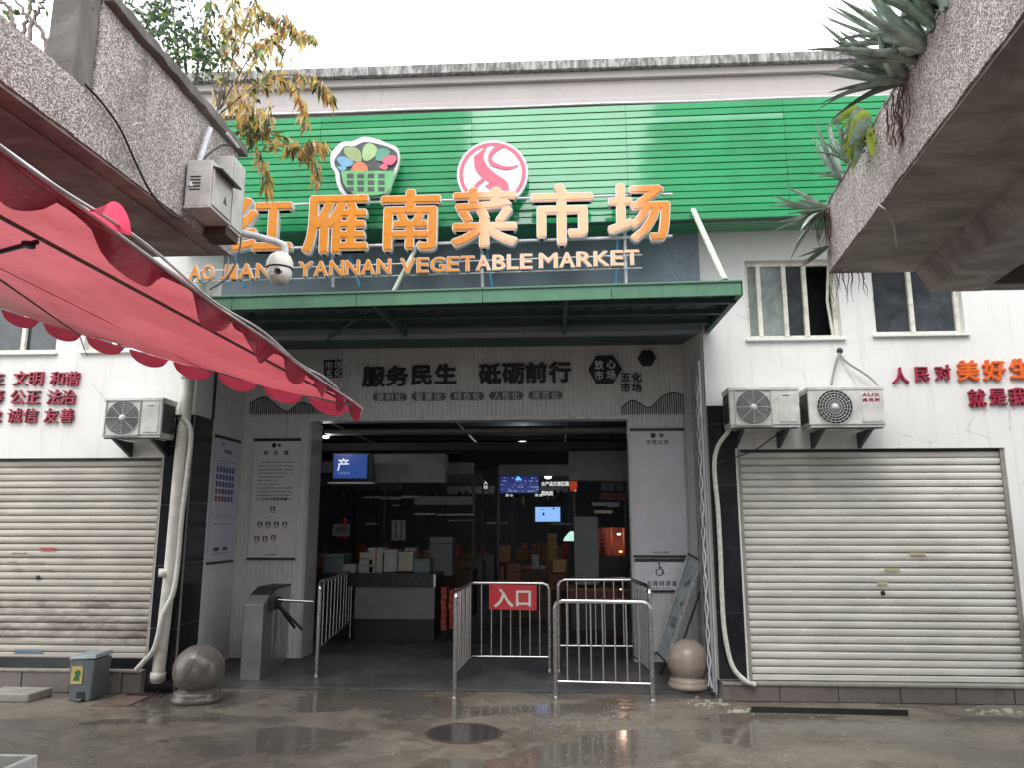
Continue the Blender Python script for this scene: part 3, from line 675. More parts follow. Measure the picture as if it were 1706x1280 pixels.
def layer(name, pts, m, k, par, Y=YE, sm=True):
    P = smooth_px(pts[::-1]) if sm else pts[::-1]; return obj(name, disc_px(P, Y-.05-.003*k, .003), m, par)
gd = M('emblem_charcoal', (.06,.075,.08), .4)
layer('outline', [(558,265),(566,254),(575,243),(590,243),(608,236),(632,240),(650,246),(661,254),(662,268),(656,282),(650,305),(643,322),(628,326),(592,326),(577,321),(568,305),(565,285),(558,275)], gd, 1, bk)
layer('cabbage_leaf', [(574,246),(588,244),(600,252),(602,268),(590,268),(576,258)], M('emblem_olive', (.28,.36,.16), .4), 2, bk)
layer('cabbage_leaf', [(606,244),(616,238),(628,246),(626,258),(612,268),(604,262)], M('emblem_leaf_green', (.32,.48,.22), .4), 3, bk)
layer('dark_leaf', [(628,250),(640,246),(650,252),(645,262),(634,268),(626,264)], M('emblem_teal', (.10,.30,.22), .4), 4, bk)
layer('blue_fruit', [(561,264),(572,260),(588,268),(585,276),(570,276)], M('emblem_blue', (.16,.36,.52), .4), 5, bk)
layer('blue_fruit', [(562,278),(572,276),(578,280),(570,284)], M('emblem_blue', (.16,.36,.52), .4), 6, bk)
layer('red_fruit', [(636,266),(650,258),(661,262),(655,273),(645,274)], M('emblem_rose', (.66,.13,.20), .4), 7, bk)
layer('red_fruit', [(632,278),(640,272),(646,277),(642,283)], M('emblem_rose', (.66,.13,.20), .4), 8, bk)
layer('tomato', [(586,279),(592,271),(604,270),(612,277),(611,285),(587,285)], M('emblem_tomato', (.62,.20,.10), .4), 9, bk)
layer('basket', [(568,284),(658,284),(652,310),(643,322),(625,325),(595,325),(580,318),(572,304)], M('emblem_basket_green', (.14,.42,.17), .4), 10, bk, sm=False)
for r_ in range(3):
    for c_ in range(4):
        x, y = 583.5 + c_*17.3, 292.5 + r_*11; layer('basket_hole', [(x-5.5,y-3.5),(x+5.5,y-3.5),(x+5.2,y+3.5),(x-5.2,y+3.5)], gd, 11, bk, sm=False)
rd = thing('round_emblem', 'round white emblem board with rose ring and swirl above the fourth big character', 'emblem', UY(821,292,YE))
ce = UY(821, 292, YE); er = px_size(821, 292, YE, 118)[0]/2
obj('board', MB().lathe(ce, [(.001,-.05),(er-.004,-.05),(er,-.046),(er,.0),(.001,0)], 64, 'Y', smooth=False), m_white, rd)
def epx(x, y, k=0): return ce + Vector(((x-821)/59*er, -.052-.002*k, -(y-292)/59*er))
mb = MB(); nn = 64
vs = []
for k in range(nn):
    w = 2*math.pi*k/nn
    for q in (.83, .93): vs.append((ce.x+er*q*math.cos(w), ce.y-.053, ce.z+er*q*math.sin(w)))
mb.add(vs, [(2*k, 2*((k+1)%nn), 2*((k+1)%nn)+1, 2*k+1) for k in range(nn)]); obj('ring', mb, m_pink, rd)
def swirl(c1, c2, k, name):
    A = bez([epx(x, y, k) for x, y in c1], 8); B = bez([epx(x, y, k) for x, y in c2], 8); n = len(A)
    obj(name, MB().add(A+B, [(i, n+i, n+i+1, i+1) for i in range(n-1)]), m_pink, rd)
swirl([(790,262),(793,284),(806,300),(826,314),(842,326),(847,345)], [(812,243),(806,262),(813,280),(830,296),(846,310),(850,342)], 2, 'swirl')
swirl([(840,245),(824,256),(820,268),(832,277),(848,281),(865,279)], [(826,243),(815,258),(816,274),(828,282),(846,286),(864,281)], 3, 'swirl')
swirl([(797,338),(794,325),(798,314),(808,304)], [(789,336),(788,322),(794,310),(806,299)], 4, 'swirl')
obj('star', MB().prism([epx(a, b, 3) for a, b in [(818,303),(820,311),(826,314),(820,317),(818,324),(815,317),(809,314),(815,311)]][::-1], (0,-.002,0)), m_pink, rd)
# ------------------------------------------------------------------ rooftop sign on its frame
YS = 7.15
sg = thing('market_name_sign', 'six big orange characters on a white tube frame standing on the green canopy', 'sign', UY(760,480,YS))
big = [('红',434,375,108,98),('雁',559,370,110,104),('南',683,365,106,104),('菜',807,361,112,102),('市',936,356,108,104),('场',1066,352,108,100)]
letters(sg, big, YS, .07, m_orange, bold=.026, n=12, edge=.006, edge_m=m_rim, edge_b=.014)
def line(x0, y0, x1, y1, Y, r, name='frame_tube', m=m_steel_w, Y2=None, par=sg):
    return obj(name, MB().tube([UY(x0,y0,Y), UY(x1,y1,Y2 or Y)], r, 8), m, par)
line(385, 343, 1120, 323, YS+.12, .014); line(385, 416, 1120, 393, YS+.12, .016)
line(310, 452, 1070, 424, YS+.10, .008); line(310, 470, 1070, 446, YS+.10, .008)
for x, m in ((552,m_steel_w),(801,m_steel_w),(1040,m_steel_w)): line(x, 330, x+3, 478, YS+.14, .016, 'upright', m)
for x0, x1, m in ((574,600,m_blue),(808,820,m_blue),(1029,1026,m_blue),(385,408,m_blue)): line(x0, 400, x1, 478, YS+.17, .014, 'brace', m)
line(700, 400, 655, 486, YS+.05, .022, 'brace', m_pale)
sg2 = thing('english_name_sign', 'row of small orange Latin capitals on thin rails below the big characters', 'sign', UY(690,455,YS))
def word(s, x0, x1, y0, y1, gap=.18):
    ws = {'I':.32,'J':.55,'M':1.15,'L':.72,'E':.75,'T':.85,'B':.8,'W':1.3}
    tot = sum(ws.get(c, .95) for c in s) + gap*(len(s)-1); u = (x1-x0)/tot; x = x0; r_ = []
    for c in s:
        w_ = ws.get(c, .95)*u; xc = x + w_/2; r_.append((c, xc, y0 + (y1-y0)*(xc-x0)/(x1-x0), w_, 24)); x += w_ + gap*u
    return r_
chars = word('AO', 315, 355, 454, 453) + word('JIANG', 366, 480, 452.5, 449) + word('YANNAN', 497, 650, 448, 443) + word('VEGETABLE', 667, 886, 442.5, 434.5) + word('MARKET', 899, 1064, 434, 428)
letters(sg2, chars, YS-.01, .035, m_orange, bold=.018, n=6, em=False, name='letter', edge=.004, edge_m=m_rim, edge_b=.022)
# ------------------------------------------------------------------ canopy
czf = 3.62
A = UZ(1237, 470, czf+.10); Bp = UZ(360, 497, czf+.10)
yf = (A.y)  # front edge distance
cxl, cxr = XL-.15, A.x
cn = thing('entrance_canopy', 'green sheet metal canopy jutting over the market entrance below the sign', 'canopy', ((cxl+cxr)/2, yf, czf))
ft = UY(1236, 467, yf).z; fb = UY(1236, 491, yf).z; ftl = UY(380, 493, yf).z; fbl = UY(380, 519, yf).z; xl_ = UY(380, 500, yf).x
sl = (ft-ftl)/(cxr-xl_); Lz = lambda z, x: z + sl*(x-cxr)
q = [(cxl,yf,Lz(fb,cxl)),(cxr,yf,fb),(cxr,yf,ft),(cxl,yf,Lz(ft,cxl))]
nsec = 5
for i in range(nsec):
    a, b = cxl+(cxr-cxl)*i/nsec, cxl+(cxr-cxl)*(i+1)/nsec
    mb = MB().slab([(a+.002,yf,Lz(fb,a)),(b-.002,yf,Lz(fb,b)),(b-.002,yf,Lz(ft,b)),(a+.002,yf,Lz(ft,a))], .015)
    mb.slab([(a+.002,yf-.012,Lz(ft,a)-.012),(b-.002,yf-.012,Lz(ft,b)-.012),(b-.002,yf-.012,Lz(ft,b)+.006),(a+.002,yf-.012,Lz(ft,a)+.006)], .03)
    obj('fascia_sheet', mb, m_canopy, cn, bev=.003)
mb = MB(); x = cxl; zb_ = zc+.06
while x < cxr:      # corrugated roof sheet sloping up to the wall
    for (a, za), (b, zb) in (((0,0),(.05,.025)),((.05,.025),(.10,.025)),((.10,.025),(.15,0)),((.15,0),(.2,0))):
        X1, X2 = min(x+a, cxr), min(x+b, cxr)
        mb.add([(X1,yf+.02,Lz(ft,X1)-.06+za),(X2,yf+.02,Lz(ft,X2)-.06+zb),(X2,Y0-.003,zb_+zb),(X1,Y0-.003,zb_+za)], [(0,1,2,3)])
    x += .2
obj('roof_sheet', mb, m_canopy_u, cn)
for k in (.12,.45,.8):
    y = yf+.02+(Y0-yf)*k; z = (Lz(ft,0)-.09)*(1-k)+(zb_-.02)*k
    obj('purlin', MB().box((cxl+.02, y-.025, z-.05), (cxr-.02, y+.025, z)), m_canopy_u, cn)
for X in (cxl+.05, -1.6, .1, cxr-.03):
    obj('rafter', MB().hexa([(X-.02,yf+.02,Lz(fb,X)),(X+.02,yf+.02,Lz(fb,X)),(X+.02,Y0,zc-.06),(X-.02,Y0,zc-.06),(X-.02,yf+.02,Lz(fb,X)+.06),(X+.02,yf+.02,Lz(fb,X)+.06),(X+.02,Y0,zc+.02),(X-.02,Y0,zc+.02)]), m_canopy_u, cn)
obj('diagonal_brace', MB().tube([UY(545,565,Y0), UY(640,500,yf+.3)], .015, 6), m_canopy_u, cn)
obj('tie_rod', MB().tube([UY(1155,350,YG-.05), UZ(1208,467,ft+.01)], .028, 10), m_pale, cn)
obj('side_gusset', MB().hexa([(cxr-.012,yf,fb),(cxr,yf,fb),(cxr,Y0,zc-.06),(cxr-.012,Y0,zc-.06),(cxr-.012,yf,ft),(cxr,yf,ft),(cxr,Y0,zb_),(cxr-.012,Y0,zb_)]), m_canopy, cn)
# ------------------------------------------------------------------ air conditioners
def ac_unit(x0, y0, x1, y1, label, fan='square', word_=None, side=1):
    yy = Y0 - .38; a = UY(x0, y1, yy); b = UY(x1, y0, yy); W_, H_ = b.x-a.x, b.z-a.z; D = .30
    t = thing('air_conditioner', label, 'air conditioner', (a.x, yy, a.z), group='outdoor air conditioner units on the white walls')
    obj('casing', MB().box((a.x, yy, a.z+.02), (b.x, yy+D, b.z)), m_ac, t, bev=.012)
    obj('base_rail', MB().box((a.x+.01, yy+.01, a.z), (b.x-.01, yy+D-.01, a.z+.02)), m_ac, t)
    obj('lid', MB().box((a.x-.006, yy-.006, b.z-.03), (b.x+.006, yy+D+.006, b.z+.006)), m_ac, t, bev=.006)
    fr = min(H_*.43, W_*.3); fx = a.x + W_*.34; fz = a.z + H_*.5; c = Vector((fx, yy, fz))
    obj('fan_well', MB().lathe(c, [(.0,-.002),(fr,-.002)], 40, 'Y'), m_ac_in, t)
    gr = MB()
    if fan == 'square':
        for k in range(9):
            r_ = fr*(.22+.78*k/8); P = [c + Vector((r_*math.cos(w)*(1+.0), -.011, r_*math.sin(w))) for w in [2*math.pi*i/40 for i in range(41)]]
            gr.tube(P, .0031, 4, False)
        for k in range(8):
            w = 2*math.pi*k/8; gr.tube([c+Vector((fr*.15*math.cos(w),-.015,fr*.15*math.sin(w))), c+Vector((fr*math.cos(w),-.012,fr*math.sin(w)))], .0035, 4)
    else:
        for k in range(6):
            r_ = fr*(.24+.76*k/5); P = [c + Vector((r_*math.cos(w), -.011, r_*math.sin(w))) for w in [2*math.pi*i/40 for i in range(41)]]; gr.tube(P, .0035, 4, False)
        for k in range(22):
            w = 2*math.pi*k/22; gr.tube([c+Vector((fr*.15*math.cos(w),-.012,fr*.15*math.sin(w))), c+Vector((fr*math.cos(w+.12),-.012,fr*math.sin(w+.12)))], .0025, 4)
    obj('fan_grille', gr, m_acw, t)
    bl = MB()
    for k in range(3):
        w = 2*math.pi*k/3; v = lambda r_, q: c + Vector((r_*fr*math.cos(w+q), -.004, r_*fr*math.sin(w+q)))
        bl.add([v(.2,0), v(.85,.25), v(.9,.9), v(.3,1.0)], [(0,1,2,3)])
    obj('fan_blade', bl, m_dark, t)
    obj('fan_hub', MB().lathe(c, [(.0,-.020),(fr*.17,-.020),(fr*.19,-.010),(fr*.19,0)], 24, 'Y'), m_ac, t)
    if fan == 'square':
        s = fr*1.06; mb = MB()
        for dx0, dx1, dz0, dz1 in ((-s,s,s-.008,s),(-s,s,-s,-s+.008),(-s,-s+.008,-s,s),(s-.008,s,-s,s)): mb.box((fx+dx0,yy-.014,fz+dz0),(fx+dx1,yy-.001,fz+dz1))
        obj('grille_frame', mb, m_acw, t, bev=.002)
    obj('service_panel', MB().box((a.x+W_*.70, yy-.006, a.z+.05), (b.x-.03, yy, b.z-.06)), m_ac, t, bev=.004)
    if word_:
        for wd, zf, hh in word_:
            for i, c_ in enumerate(wd): o = inst('brand_letter', glyph_mb(c_, .048, hh, .002, .03, 4, False).mesh('letter'), m_redletter, t, (a.x+W_*.745+i*.058, yy-.0085, a.z+H_*zf))
    else: obj('rating_plate', MB().box((a.x+W_*.76, yy-.0075, b.z-.085), (a.x+W_*.86, yy-.0062, b.z-.075)), m_ink, t)
    for fx_ in (.16, .80):
        X = a.x + W_*fx_
        obj('wall_bracket', MB().prism([(X, yy+.01, a.z-.012),(X, Y0, a.z-.012),(X, Y0, a.z-.17)], (.035,0,0)), m_dark, t)
    obj('bracket_rail', MB().box((a.x+.03, yy+.0, a.z-.014), (b.x-.03, yy+.03, a.z-.001)), m_dark, t)
    cf = MB()
    for k in range(14):
        yq = yy + .03 + k*(D-.06)/14; xs_ = a.x-.004 if side < 0 else b.x
        cf.box((xs_, yq, a.z+.05), (xs_+.004, yq+.007, b.z-.05))
    obj('side_fins', cf, m_dark, t)
    return a, b, yy
ac_unit(1217, 646, 1330, 713, 'square grilled air conditioner hanging left of the round grilled one', 'square', side=-1)
ac_unit(1350, 645, 1471, 713, 'air conditioner with round dark grille and red lettering on its panel', 'round', [('AUX', .80, .032), ('奥克斯', .67, .032)], side=-1)
ac_unit(168, 664, 272, 730, 'air conditioner beside the left down pipe above the grimy shutter', 'square', side=1)
# ------------------------------------------------------------------ pipes and hoses
def hose(name, label, cat, pts, r, m, n=8):
    P = bez(pts, 10); t = tag(obj(name, MB().tube(P, r, n), m), label, cat); return t
yw = Y0-.09
dp = thing('down_pipe', 'thick cream down pipe running down the black pillar left of the entrance', 'pipe', UY(262,1138,yw))
topx = UY(318, 600, yw); botx = UY(262, 1138, yw)
obj('pipe', MB().tube([Vector((topx.x+.02, yw, topx.z+1.0)), topx, UY(300,770,yw), UY(284,950,yw), botx], .062, 16), m_pipe, dp)
for (a, b) in ((314,625),(277,955),(263,1128)):
    p = UY(a, b, yw); obj('collar', MB().lathe(p, [(.06,-.04),(.074,-.04),(.074,.04),(.06,.04)], 18), m_pipe, dp)
p = UY(303, 695, yw); obj('wire_tie', MB().lathe(p, [(.064,-.012),(.07,-.012),(.07,.012),(.064,.012)], 18), m_dark, dp)
hose('condensate_hose', 'pale hose strapped to the left down pipe with its end kicked out at the bottom', 'hose', [UY(303,697,yw-.06),UY(318,720,yw-.02),UY(312,790,yw-.01),UY(303,860,yw-.01),UY(296,940,yw-.02),UY(288,990,yw-.06),UY(272,1025,yw-.09),UY(258,1080,yw-.08),UY(240,1103,yw-.06),UY(227,1117,yw-.05)], .026, m_hose)
hose('thin_cable', 'thin black cable looping from the left air conditioner to the down pipe tie', 'cable', [UY(273,690,yw),UY(277,715,yw-.03),UY(288,720,yw-.03),UY(297,705,yw-.05),UY(302,694,yw-.06)], .006, m_cable)
hose('condensate_hose', 'long wrapped white hose sagging down the black pillar to the right shutter sill', 'hose', [UY(1228,700,Y0-.2),UY(1212,722,Y0-.16),UY(1196,745,yw),UY(1190,780,yw),UY(1196,850,yw),UY(1200,920,yw),UY(1203,1000,yw),UY(1208,1060,yw),UY(1220,1110,yw),UY(1240,1134,yw-.03),UY(1258,1142,yw-.02)], .023, m_hose)
hose('refrigerant_line', 'twisted grey line from the wall hole down to the first right air conditioner', 'cable', [UY(1399,588,Y0-.01),UY(1394,600,Y0-.05),UY(1389,620,Y0-.06),UY(1385,642,Y0-.1)], .012, M('foil_wrap', (.22,.22,.22), .5))
hose('refrigerant_line', 'grey line arching from the wall hole over to the round grilled air conditioner', 'cable', [UY(1400,590,Y0-.01),UY(1412,604,Y0-.05),UY(1440,622,Y0-.06),UY(1458,637,Y0-.1),UY(1468,655,Y0-.2),UY(1471,690,Y0-.2)], .012, M('grey_wrap', (.30,.30,.29), .6))
obj('pipe_hole', MB().lathe(UY(1399,584,Y0), [(0,-.004),(.03,-.004),(.034,0)], 16, 'Y'), m_dark, bld)
hose('thin_cable', 'black cable slanting across the pillar below the first right air conditioner', 'cable', [UY(1325,706,Y0-.12),UY(1290,728,yw),UY(1255,752,yw),UY(1190,775,yw)], .006, m_cable)
hose('thin_cable', 'short black cable at the right side of the first right air conditioner', 'cable', [UY(1331,672,Y0-.3),UY(1338,690,Y0-.2),UY(1336,705,Y0-.2),UY(1347,708,Y0-.2)], .005, m_cable)
hose('thin_cable', 'thin black cable hanging down the white wall between the left windows', 'cable', [UY(133,560,Y0-.02),UY(140,580,Y0-.03),UY(146,592,Y0-.03)], .006, m_cable)
# ------------------------------------------------------------------ folding gate folded at the right jamb
fg = thing('folding_gate', 'folded scissor gate of pale steel strips standing at the right jamb', 'gate', (XR-.05, Y0+.08, .05))
for k in range(6):
    Yk = Y0 + .03 + k*.075; X = XR-.045-.004*k
    obj('gate_upright', MB().box((X-.011, Yk, .06+.01*k), (X+.011, Yk+.014, zc-.35)), m_inox_d if k % 2 else m_brush, fg)
zz = MB(); n_z = 26
P = [Vector((XR-.062-.018*(i % 2), Y0+.035+.03*(i % 2), .1+i*(zc-.5)/n_z)) for i in range(n_z)]; zz.tube(P, .011, 4)
P = [Vector((XR-.062-.018*((i+1) % 2), Y0+.12+.03*(i % 2), .1+i*(zc-.5)/n_z)) for i in range(n_z)]; zz.tube(P, .009, 4)
obj('lattice_strip', zz, m_steel_w, fg)
# ------------------------------------------------------------------ barriers
def rampz(y): return 0 if y < Y0+.22 else min(RZ, .02 + (RZ-.02)*(y-Y0-.26)/(Y1+.1-Y0-.26))
def barrier(name, label, pts, heights, low, legs, nb, r=.021, group='steel crowd barriers at the entrance', mat=None):
    """pts: plan corners; rail runs along them with rounded ends"""
    mat = mat or m_inox
    t = thing(name, label, 'barrier', (pts[0][0], pts[0][1], rampz(pts[0][1])), group=group)
    P3 = [Vector((x, y, heights)) for x, y in pts]
    for j, (a, b) in enumerate(zip(P3, P3[1:])):
        d = (b-a).normalized(); L = (b-a).length; q = .07
        sa = a if (j > 0) else None; sb = b if j < len(P3)-2 else None
        path = []
        if sa is None: path += [Vector((a.x,a.y,heights-q)), Vector((a.x,a.y,heights-q))+d*.02+Vector((0,0,q*.7)), a+d*q]
        else: path += [a]
        if sb is None: path += [b-d*q, Vector((b.x,b.y,heights-q))-d*.02+Vector((0,0,q*.7)), Vector((b.x,b.y,heights-q))]
        else: path += [b]
        obj('top_rail', MB().tube(path, r, 12), mat, t)
        obj('bottom_rail', MB().tube([Vector((a.x,a.y,low[j]))+d*.01, Vector((b.x,b.y,low[j]))-d*.01], .012, 8), mat, t)
        n = nb[j]; me = None
        for k in range(n):
            p = a + (b-a)*((k+1)/(n+1)); h = heights - low[j]
            if me is None: me = MB().tube([(0,0,0),(0,0,h)], .0085, 8).mesh('baluster')
            inst('baluster', me, mat, t, (p.x, p.y, low[j]), (rnd.uniform(-.006,.006), rnd.uniform(-.006,.006), 0))
    for i in legs:
        a = P3[i]; obj('leg', MB().tube([Vector((a.x,a.y,rampz(a.y))), Vector((a.x,a.y,heights-.06))], r, 12), m_inox_d, t)
        obj('foot_cap', MB().lathe((a.x,a.y,rampz(a.y)), [(r+.004,.0),(r+.004,.03),(r,.035)], 12), m_inox_d, t)
    return t
P0 = UZ(757, 1168, 0); hB = UY(757, 985, P0.y).z
yb = P0.y + 1.0; q1 = UZ(787, 971, hB); yb = 8.75
A0 = UY(787, 980, yb); A1 = UY(915, 980, yb)
barA = barrier('crowd_barrier', 'L shaped steel barrier that carries the red entrance sign', [(P0.x, P0.y), (A0.x, yb), (A1.x, yb)], hB, [.24,.24], [0,2], [9,7])
B0 = UZ(926, 1167, 0); B1 = UZ(1088, 1172, 0); hb2 = UY(1000, 1003, (B0.y+B1.y)/2).z
barB = barrier('crowd_barrier', 'short steel barrier standing across the front with dark wet ground before it', [(B0.x, B0.y), (B1.x, B1.y)], hb2, [.17], [0,1], [7], r=.024)
C0 = (UY(930,980,yb).x, yb); C1 = (UY(1053,980,yb).x, yb); C2 = (B1.x+.005, B1.y+.06)
barC = barrier('crowd_barrier', 'L shaped steel barrier behind the short one beside the wheelchair sign', [C0, C1, C2], hB+.04, [.36,.26], [0,2], [7,9])
# left turnstile barrier
L0 = UZ(527, 1128, rampz(8.6)); L1 = UZ(583, 1062, RZ)
barL = barrier('crowd_barrier', 'steel barrier standing end on beside the turnstile', [(L0.x, L0.y), (L1.x, L1.y)], UY(535,972,L0.y).z, [.34], [0,1], [9], r=.024)
es = thing('entrance_sign', 'red plate with two white characters hung on the barrier rail', 'sign', UY(852, 985, yb-.03))
obj('plate', MB().slab(poly_px([(815,1016),(894,1018),(894,976),(815,974)], yb-.03), .004), m_red_sign, es)
letters(es, [('入',839,997,33,33),('口',872,997,31,32)], yb-.034, .002, m_offwhite, bold=.025, n=6)
for a, b in ((818,979),(891,980),(890,1013),(818,1012)): obj('screw', MB().lathe(UY(a,b,yb-.036), [(0,-.002),(.005,-.002),(.006,0)], 8, 'Y'), m_dark, es)
# ------------------------------------------------------------------ turnstile
ty0 = UZ(400, 1128, .08).y; tz0 = rampz(ty0); txl = UY(401, 1100, ty0).x; txr = UY(434, 1100, ty0).x
tn = thing('turnstile', 'brushed steel tripod turnstile cabinet in front of the left posters', 'turnstile', (txl, ty0, tz0))
ths = UY(417, 1009, ty0).z; th = ths+.16; ty1 = ty0 + 1.05
side = [(ty0,tz0),(ty0,ths),(ty0+.16,ths+.09),(ty0+.38,th),(ty1,th),(ty1,rampz(ty1))]
obj('cabinet', MB().prism([(txl,y,z) for y, z in side], (txr-txl,0,0)), m_brush, tn, bev=.006)
obj('top_panel', MB().prism([(txl-.004,y,z+.002) for y, z in side[2:5]] + [(txl-.004,ty1,th-.02),(txl-.004,ty0+.4,th-.02)], (txr-txl+.008,0,0)), m_dark, tn)
for yy in (ty0+.33, ty0+.50): obj('side_recess', MB().box((txr+.001, yy, tz0+.2), (txr+.008, yy+.05, ths-.05)), m_inox, tn)
obj('hub_housing', MB().box((txr-.002, ty0+.12, ths-.07), (txr+.07, ty0+.36, ths+.06)), m_dark, tn, bev=.01)
hc = Vector((txr+.05, ty0+.24, ths-.0))
obj('turnstile_arm', MB().tube([hc+Vector((.02,0,.03)), Vector((UY(523,1004,ty0+.2).x, ty0+.2, UY(523,1004,ty0+.2).z))], .016, 10), m_inox, tn)
obj('turnstile_arm', MB().tube([hc, hc+Vector((.26,.14,-.30))], .016, 10), m_dark, tn)
obj('turnstile_arm', MB().tube([hc, hc+Vector((.12,.30,-.30))], .016, 10), m_dark, tn)
# ------------------------------------------------------------------ stone ball bollards
def bollard(px_, py_bot, rpx, label, m, r=None):
    p = UZ(px_, py_bot, 0); s = UY(px_+1, 1100, p.y).x - UY(px_, 1100, p.y).x; r = r or rpx*s; r *= 1.0; yc = p.y + r*.95; p.x = UY(px_, 1120, yc).x; zb0 = max(0, rampz(yc)-.01)
    t = thing('stone_bollard', label, 'bollard', (p.x, yc, 0), group='granite ball bollards at the entrance')
    obj('base_ring', MB().lathe((p.x,yc,zb0), [(0,0),(r*.96,0),(r*1.0,.02),(r*.99,.045),(r*.90,.06),(r*.92,.075),(r*.86,.095),(r*.74,.10),(r*.7,.13)], 40), m, t)
    zc_ = zb0 + .055 + r*.96; pr_ = []
    for k in range(25):
        w = -math.pi/2 + math.pi*k/24; rr_ = r*math.cos(w)
        pr_.append((max(.0005, rr_ - (.004 if k == 12 else 0)), r*math.sin(w)))
    obj('ball', MB().lathe((p.x,yc,zc_), pr_, 48), m, t)
    if px_ < 900:
        c = Vector((p.x, yc, zc_)); ax = Vector((.75,.35,-.45)).normalized(); u = ax.cross(Vector((0,0,1))).normalized(); v = ax.cross(u)
        obj('crescent_line', MB().tube([c - ax*r*.42 + (u*math.cos(2*math.pi*k/40)+v*math.sin(2*math.pi*k/40))*r*.908 for k in range(41)], .004, 5, False), m, t)  # thin raised ring tilted across the left ball
    return t
bollard(1147, 1158, 36, 'weathered tan stone ball bollard at the right of the entrance by the leaning board', m_ball)
bollard(331, 1178, 41, 'wet brown stone ball bollard at the left of the entrance by the black pillar', m_ball2)
# ------------------------------------------------------------------ leaning display board and red bucket
lb = thing('leaning_board', 'pale blue folding board leaning right beside the tan bollard', 'board', UZ(1100,1110,.03))
q = [UY(1094,1088,8.75), UY(1110,1104,8.3), UY(1169,936,8.3), UY(1146,924,8.75)]
obj('panel', MB().slab(q, .02), M('pale_blue_board', (.30,.35,.37), .3, dirt=.3, var=.2), lb, bev=.003)
for a, b in ((q[0],q[3]),(q[1],q[2])): obj('frame_bar', MB().tube([a, b], .010, 6), m_inox_d, lb)
obj('frame_bar', MB().tube([q[3], q[2]], .011, 6), m_dark, lb); obj('frame_bar', MB().tube([q[0], q[1]], .011, 6), m_dark, lb)
obj('leg', MB().tube([q[1], UZ(1098,1128,.02)], .012, 6), m_dark, lb); obj('leg', MB().tube([q[0], UZ(1088,1095,.06)], .012, 6), m_dark, lb)
obj('rear_leg', MB().tube([UY(1169,980,8.35), UY(1136,1075,8.35)], .012, 6), m_dark, lb); obj('rear_leg', MB().tube([UY(1166,940,8.38), UY(1150,990,8.5)], .010, 6), m_dark, lb)
n_ = (q[1]-q[0]).cross(q[3]-q[0]).normalized(); mb = MB()
rr = random.Random(3)
for u0, v0 in ((.35,.30),(.5,.30),(.65,.30),(.4,.36),(.6,.36),(.6,.52),(.45,.7),(.6,.74)):
    f_ = lambda u, v: q[0]*(1-u)*(1-v)+q[1]*u*(1-v)+q[2]*u*v+q[3]*(1-u)*v + n_*.002
    mb.add([f_(u0,v0), f_(u0+.1,v0), f_(u0+.1,v0+.045), f_(u0,v0+.045)], [(0,1,2,3)])
obj('faint_print', mb, m_ink, lb)
rb = UY(1158, 1060, 8.55); zr = rampz(8.55)
tag(obj('red_bucket', MB().lathe((rb.x, 8.6, zr), [(0,0),(.085,0),(.10,.26),(.105,.27),(.105,.28),(.09,.27),(.08,.02),(0,.02)], 24), M('dark_red_plastic', (.25,.01,.02), .35)), 'dark red bucket behind the tan bollard under the leaning board', 'bucket')
# ------------------------------------------------------------------ things on the street
def pedal_bin():
    b = UZ(133, 1170, 0); s = UY(141,1100,b.y).x - UY(140,1100,b.y).x; W_ = 26*s; t = thing('pedal_bin', 'grey blue plastic bin with a yellow and green sticker before the left plinth', 'bin', (b.x, b.y, 0))
    H_ = 64*s; x0, x1 = b.x-W_*.86, b.x+W_*.80; D = .26
    obj('body', MB().hexa([(x0+.015,b.y,0),(x1-.03,b.y,0),(x1-.03,b.y+D,0),(x0+.015,b.y+D,0),(x0,b.y-.01,H_),(x1,b.y-.01,H_),(x1,b.y+D+.02,H_),(x0,b.y+D+.02,H_)]), m_bin, t, bev=.015)
    obj('lid', MB().hexa([(x0-.01,b.y-.025,H_),(x1+.012,b.y-.025,H_+.01),(x1+.012,b.y+D+.03,H_+.015),(x0-.01,b.y+D+.03,H_),(x0+.01,b.y-.01,H_+.03),(x1,b.y-.01,H_+.05),(x1,b.y+D,H_+.06),(x0+.01,b.y+D,H_+.04)]), M('bin_lid_plastic', (.24,.29,.31), .4, dirt=.3), t, bev=.01)
    xm = (x0+x1)/2
    obj('pedal_recess', MB().box((xm-.03,b.y-.012,.0), (xm+.045,b.y+.01,.09)), m_dark, t); obj('pedal', MB().box((xm-.02,b.y-.05,.015), (xm+.035,b.y,.03)), m_bin, t, bev=.003)
    a_ = MB().box((x0+.03,b.y-.014,H_*.42), (x0+.14,b.y-.004,H_*.84)); st = obj('sticker', a_, M('yellow_sticker', (.50,.42,.14), .5, dirt=.3), t)
    mb = MB(); blob(mb, x0+.095, H_*.68, .03, b.y-.016); mb.prism([(x0+.05,b.y-.0155,H_*.5),(x0+.12,b.y-.0155,H_*.5),(x0+.11,b.y-.0155,H_*.62),(x0+.07,b.y-.0155,H_*.62)], (0,-.001,0)); obj('sticker_print', mb, M('sticker_green', (.03,.14,.05), .5), t)
pedal_bin()
p = UZ(24, 1172, 0); tag(obj('concrete_block', MB().hexa([(p.x-.32,p.y,0),(p.x+.12,p.y+.02,0),(p.x+.17,p.y+.30,0),(p.x-.32,p.y+.28,0),(p.x-.32,p.y,.08),(p.x+.12,p.y+.02,.075),(p.x+.17,p.y+.30,.085),(p.x-.32,p.y+.28,.09)]), m_concrete, bev=.012), 'loose pale concrete block on the ground before the left plinth', 'block')
def flat(pts, z, th): return MB().prism([Vector((UZ(a,b,0).x, UZ(a,b,0).y, z)) for a, b in pts][::-1] if False else [Vector((UZ(a,b,0).x, UZ(a,b,0).y, z)) for a, b in pts], (0,0,th))
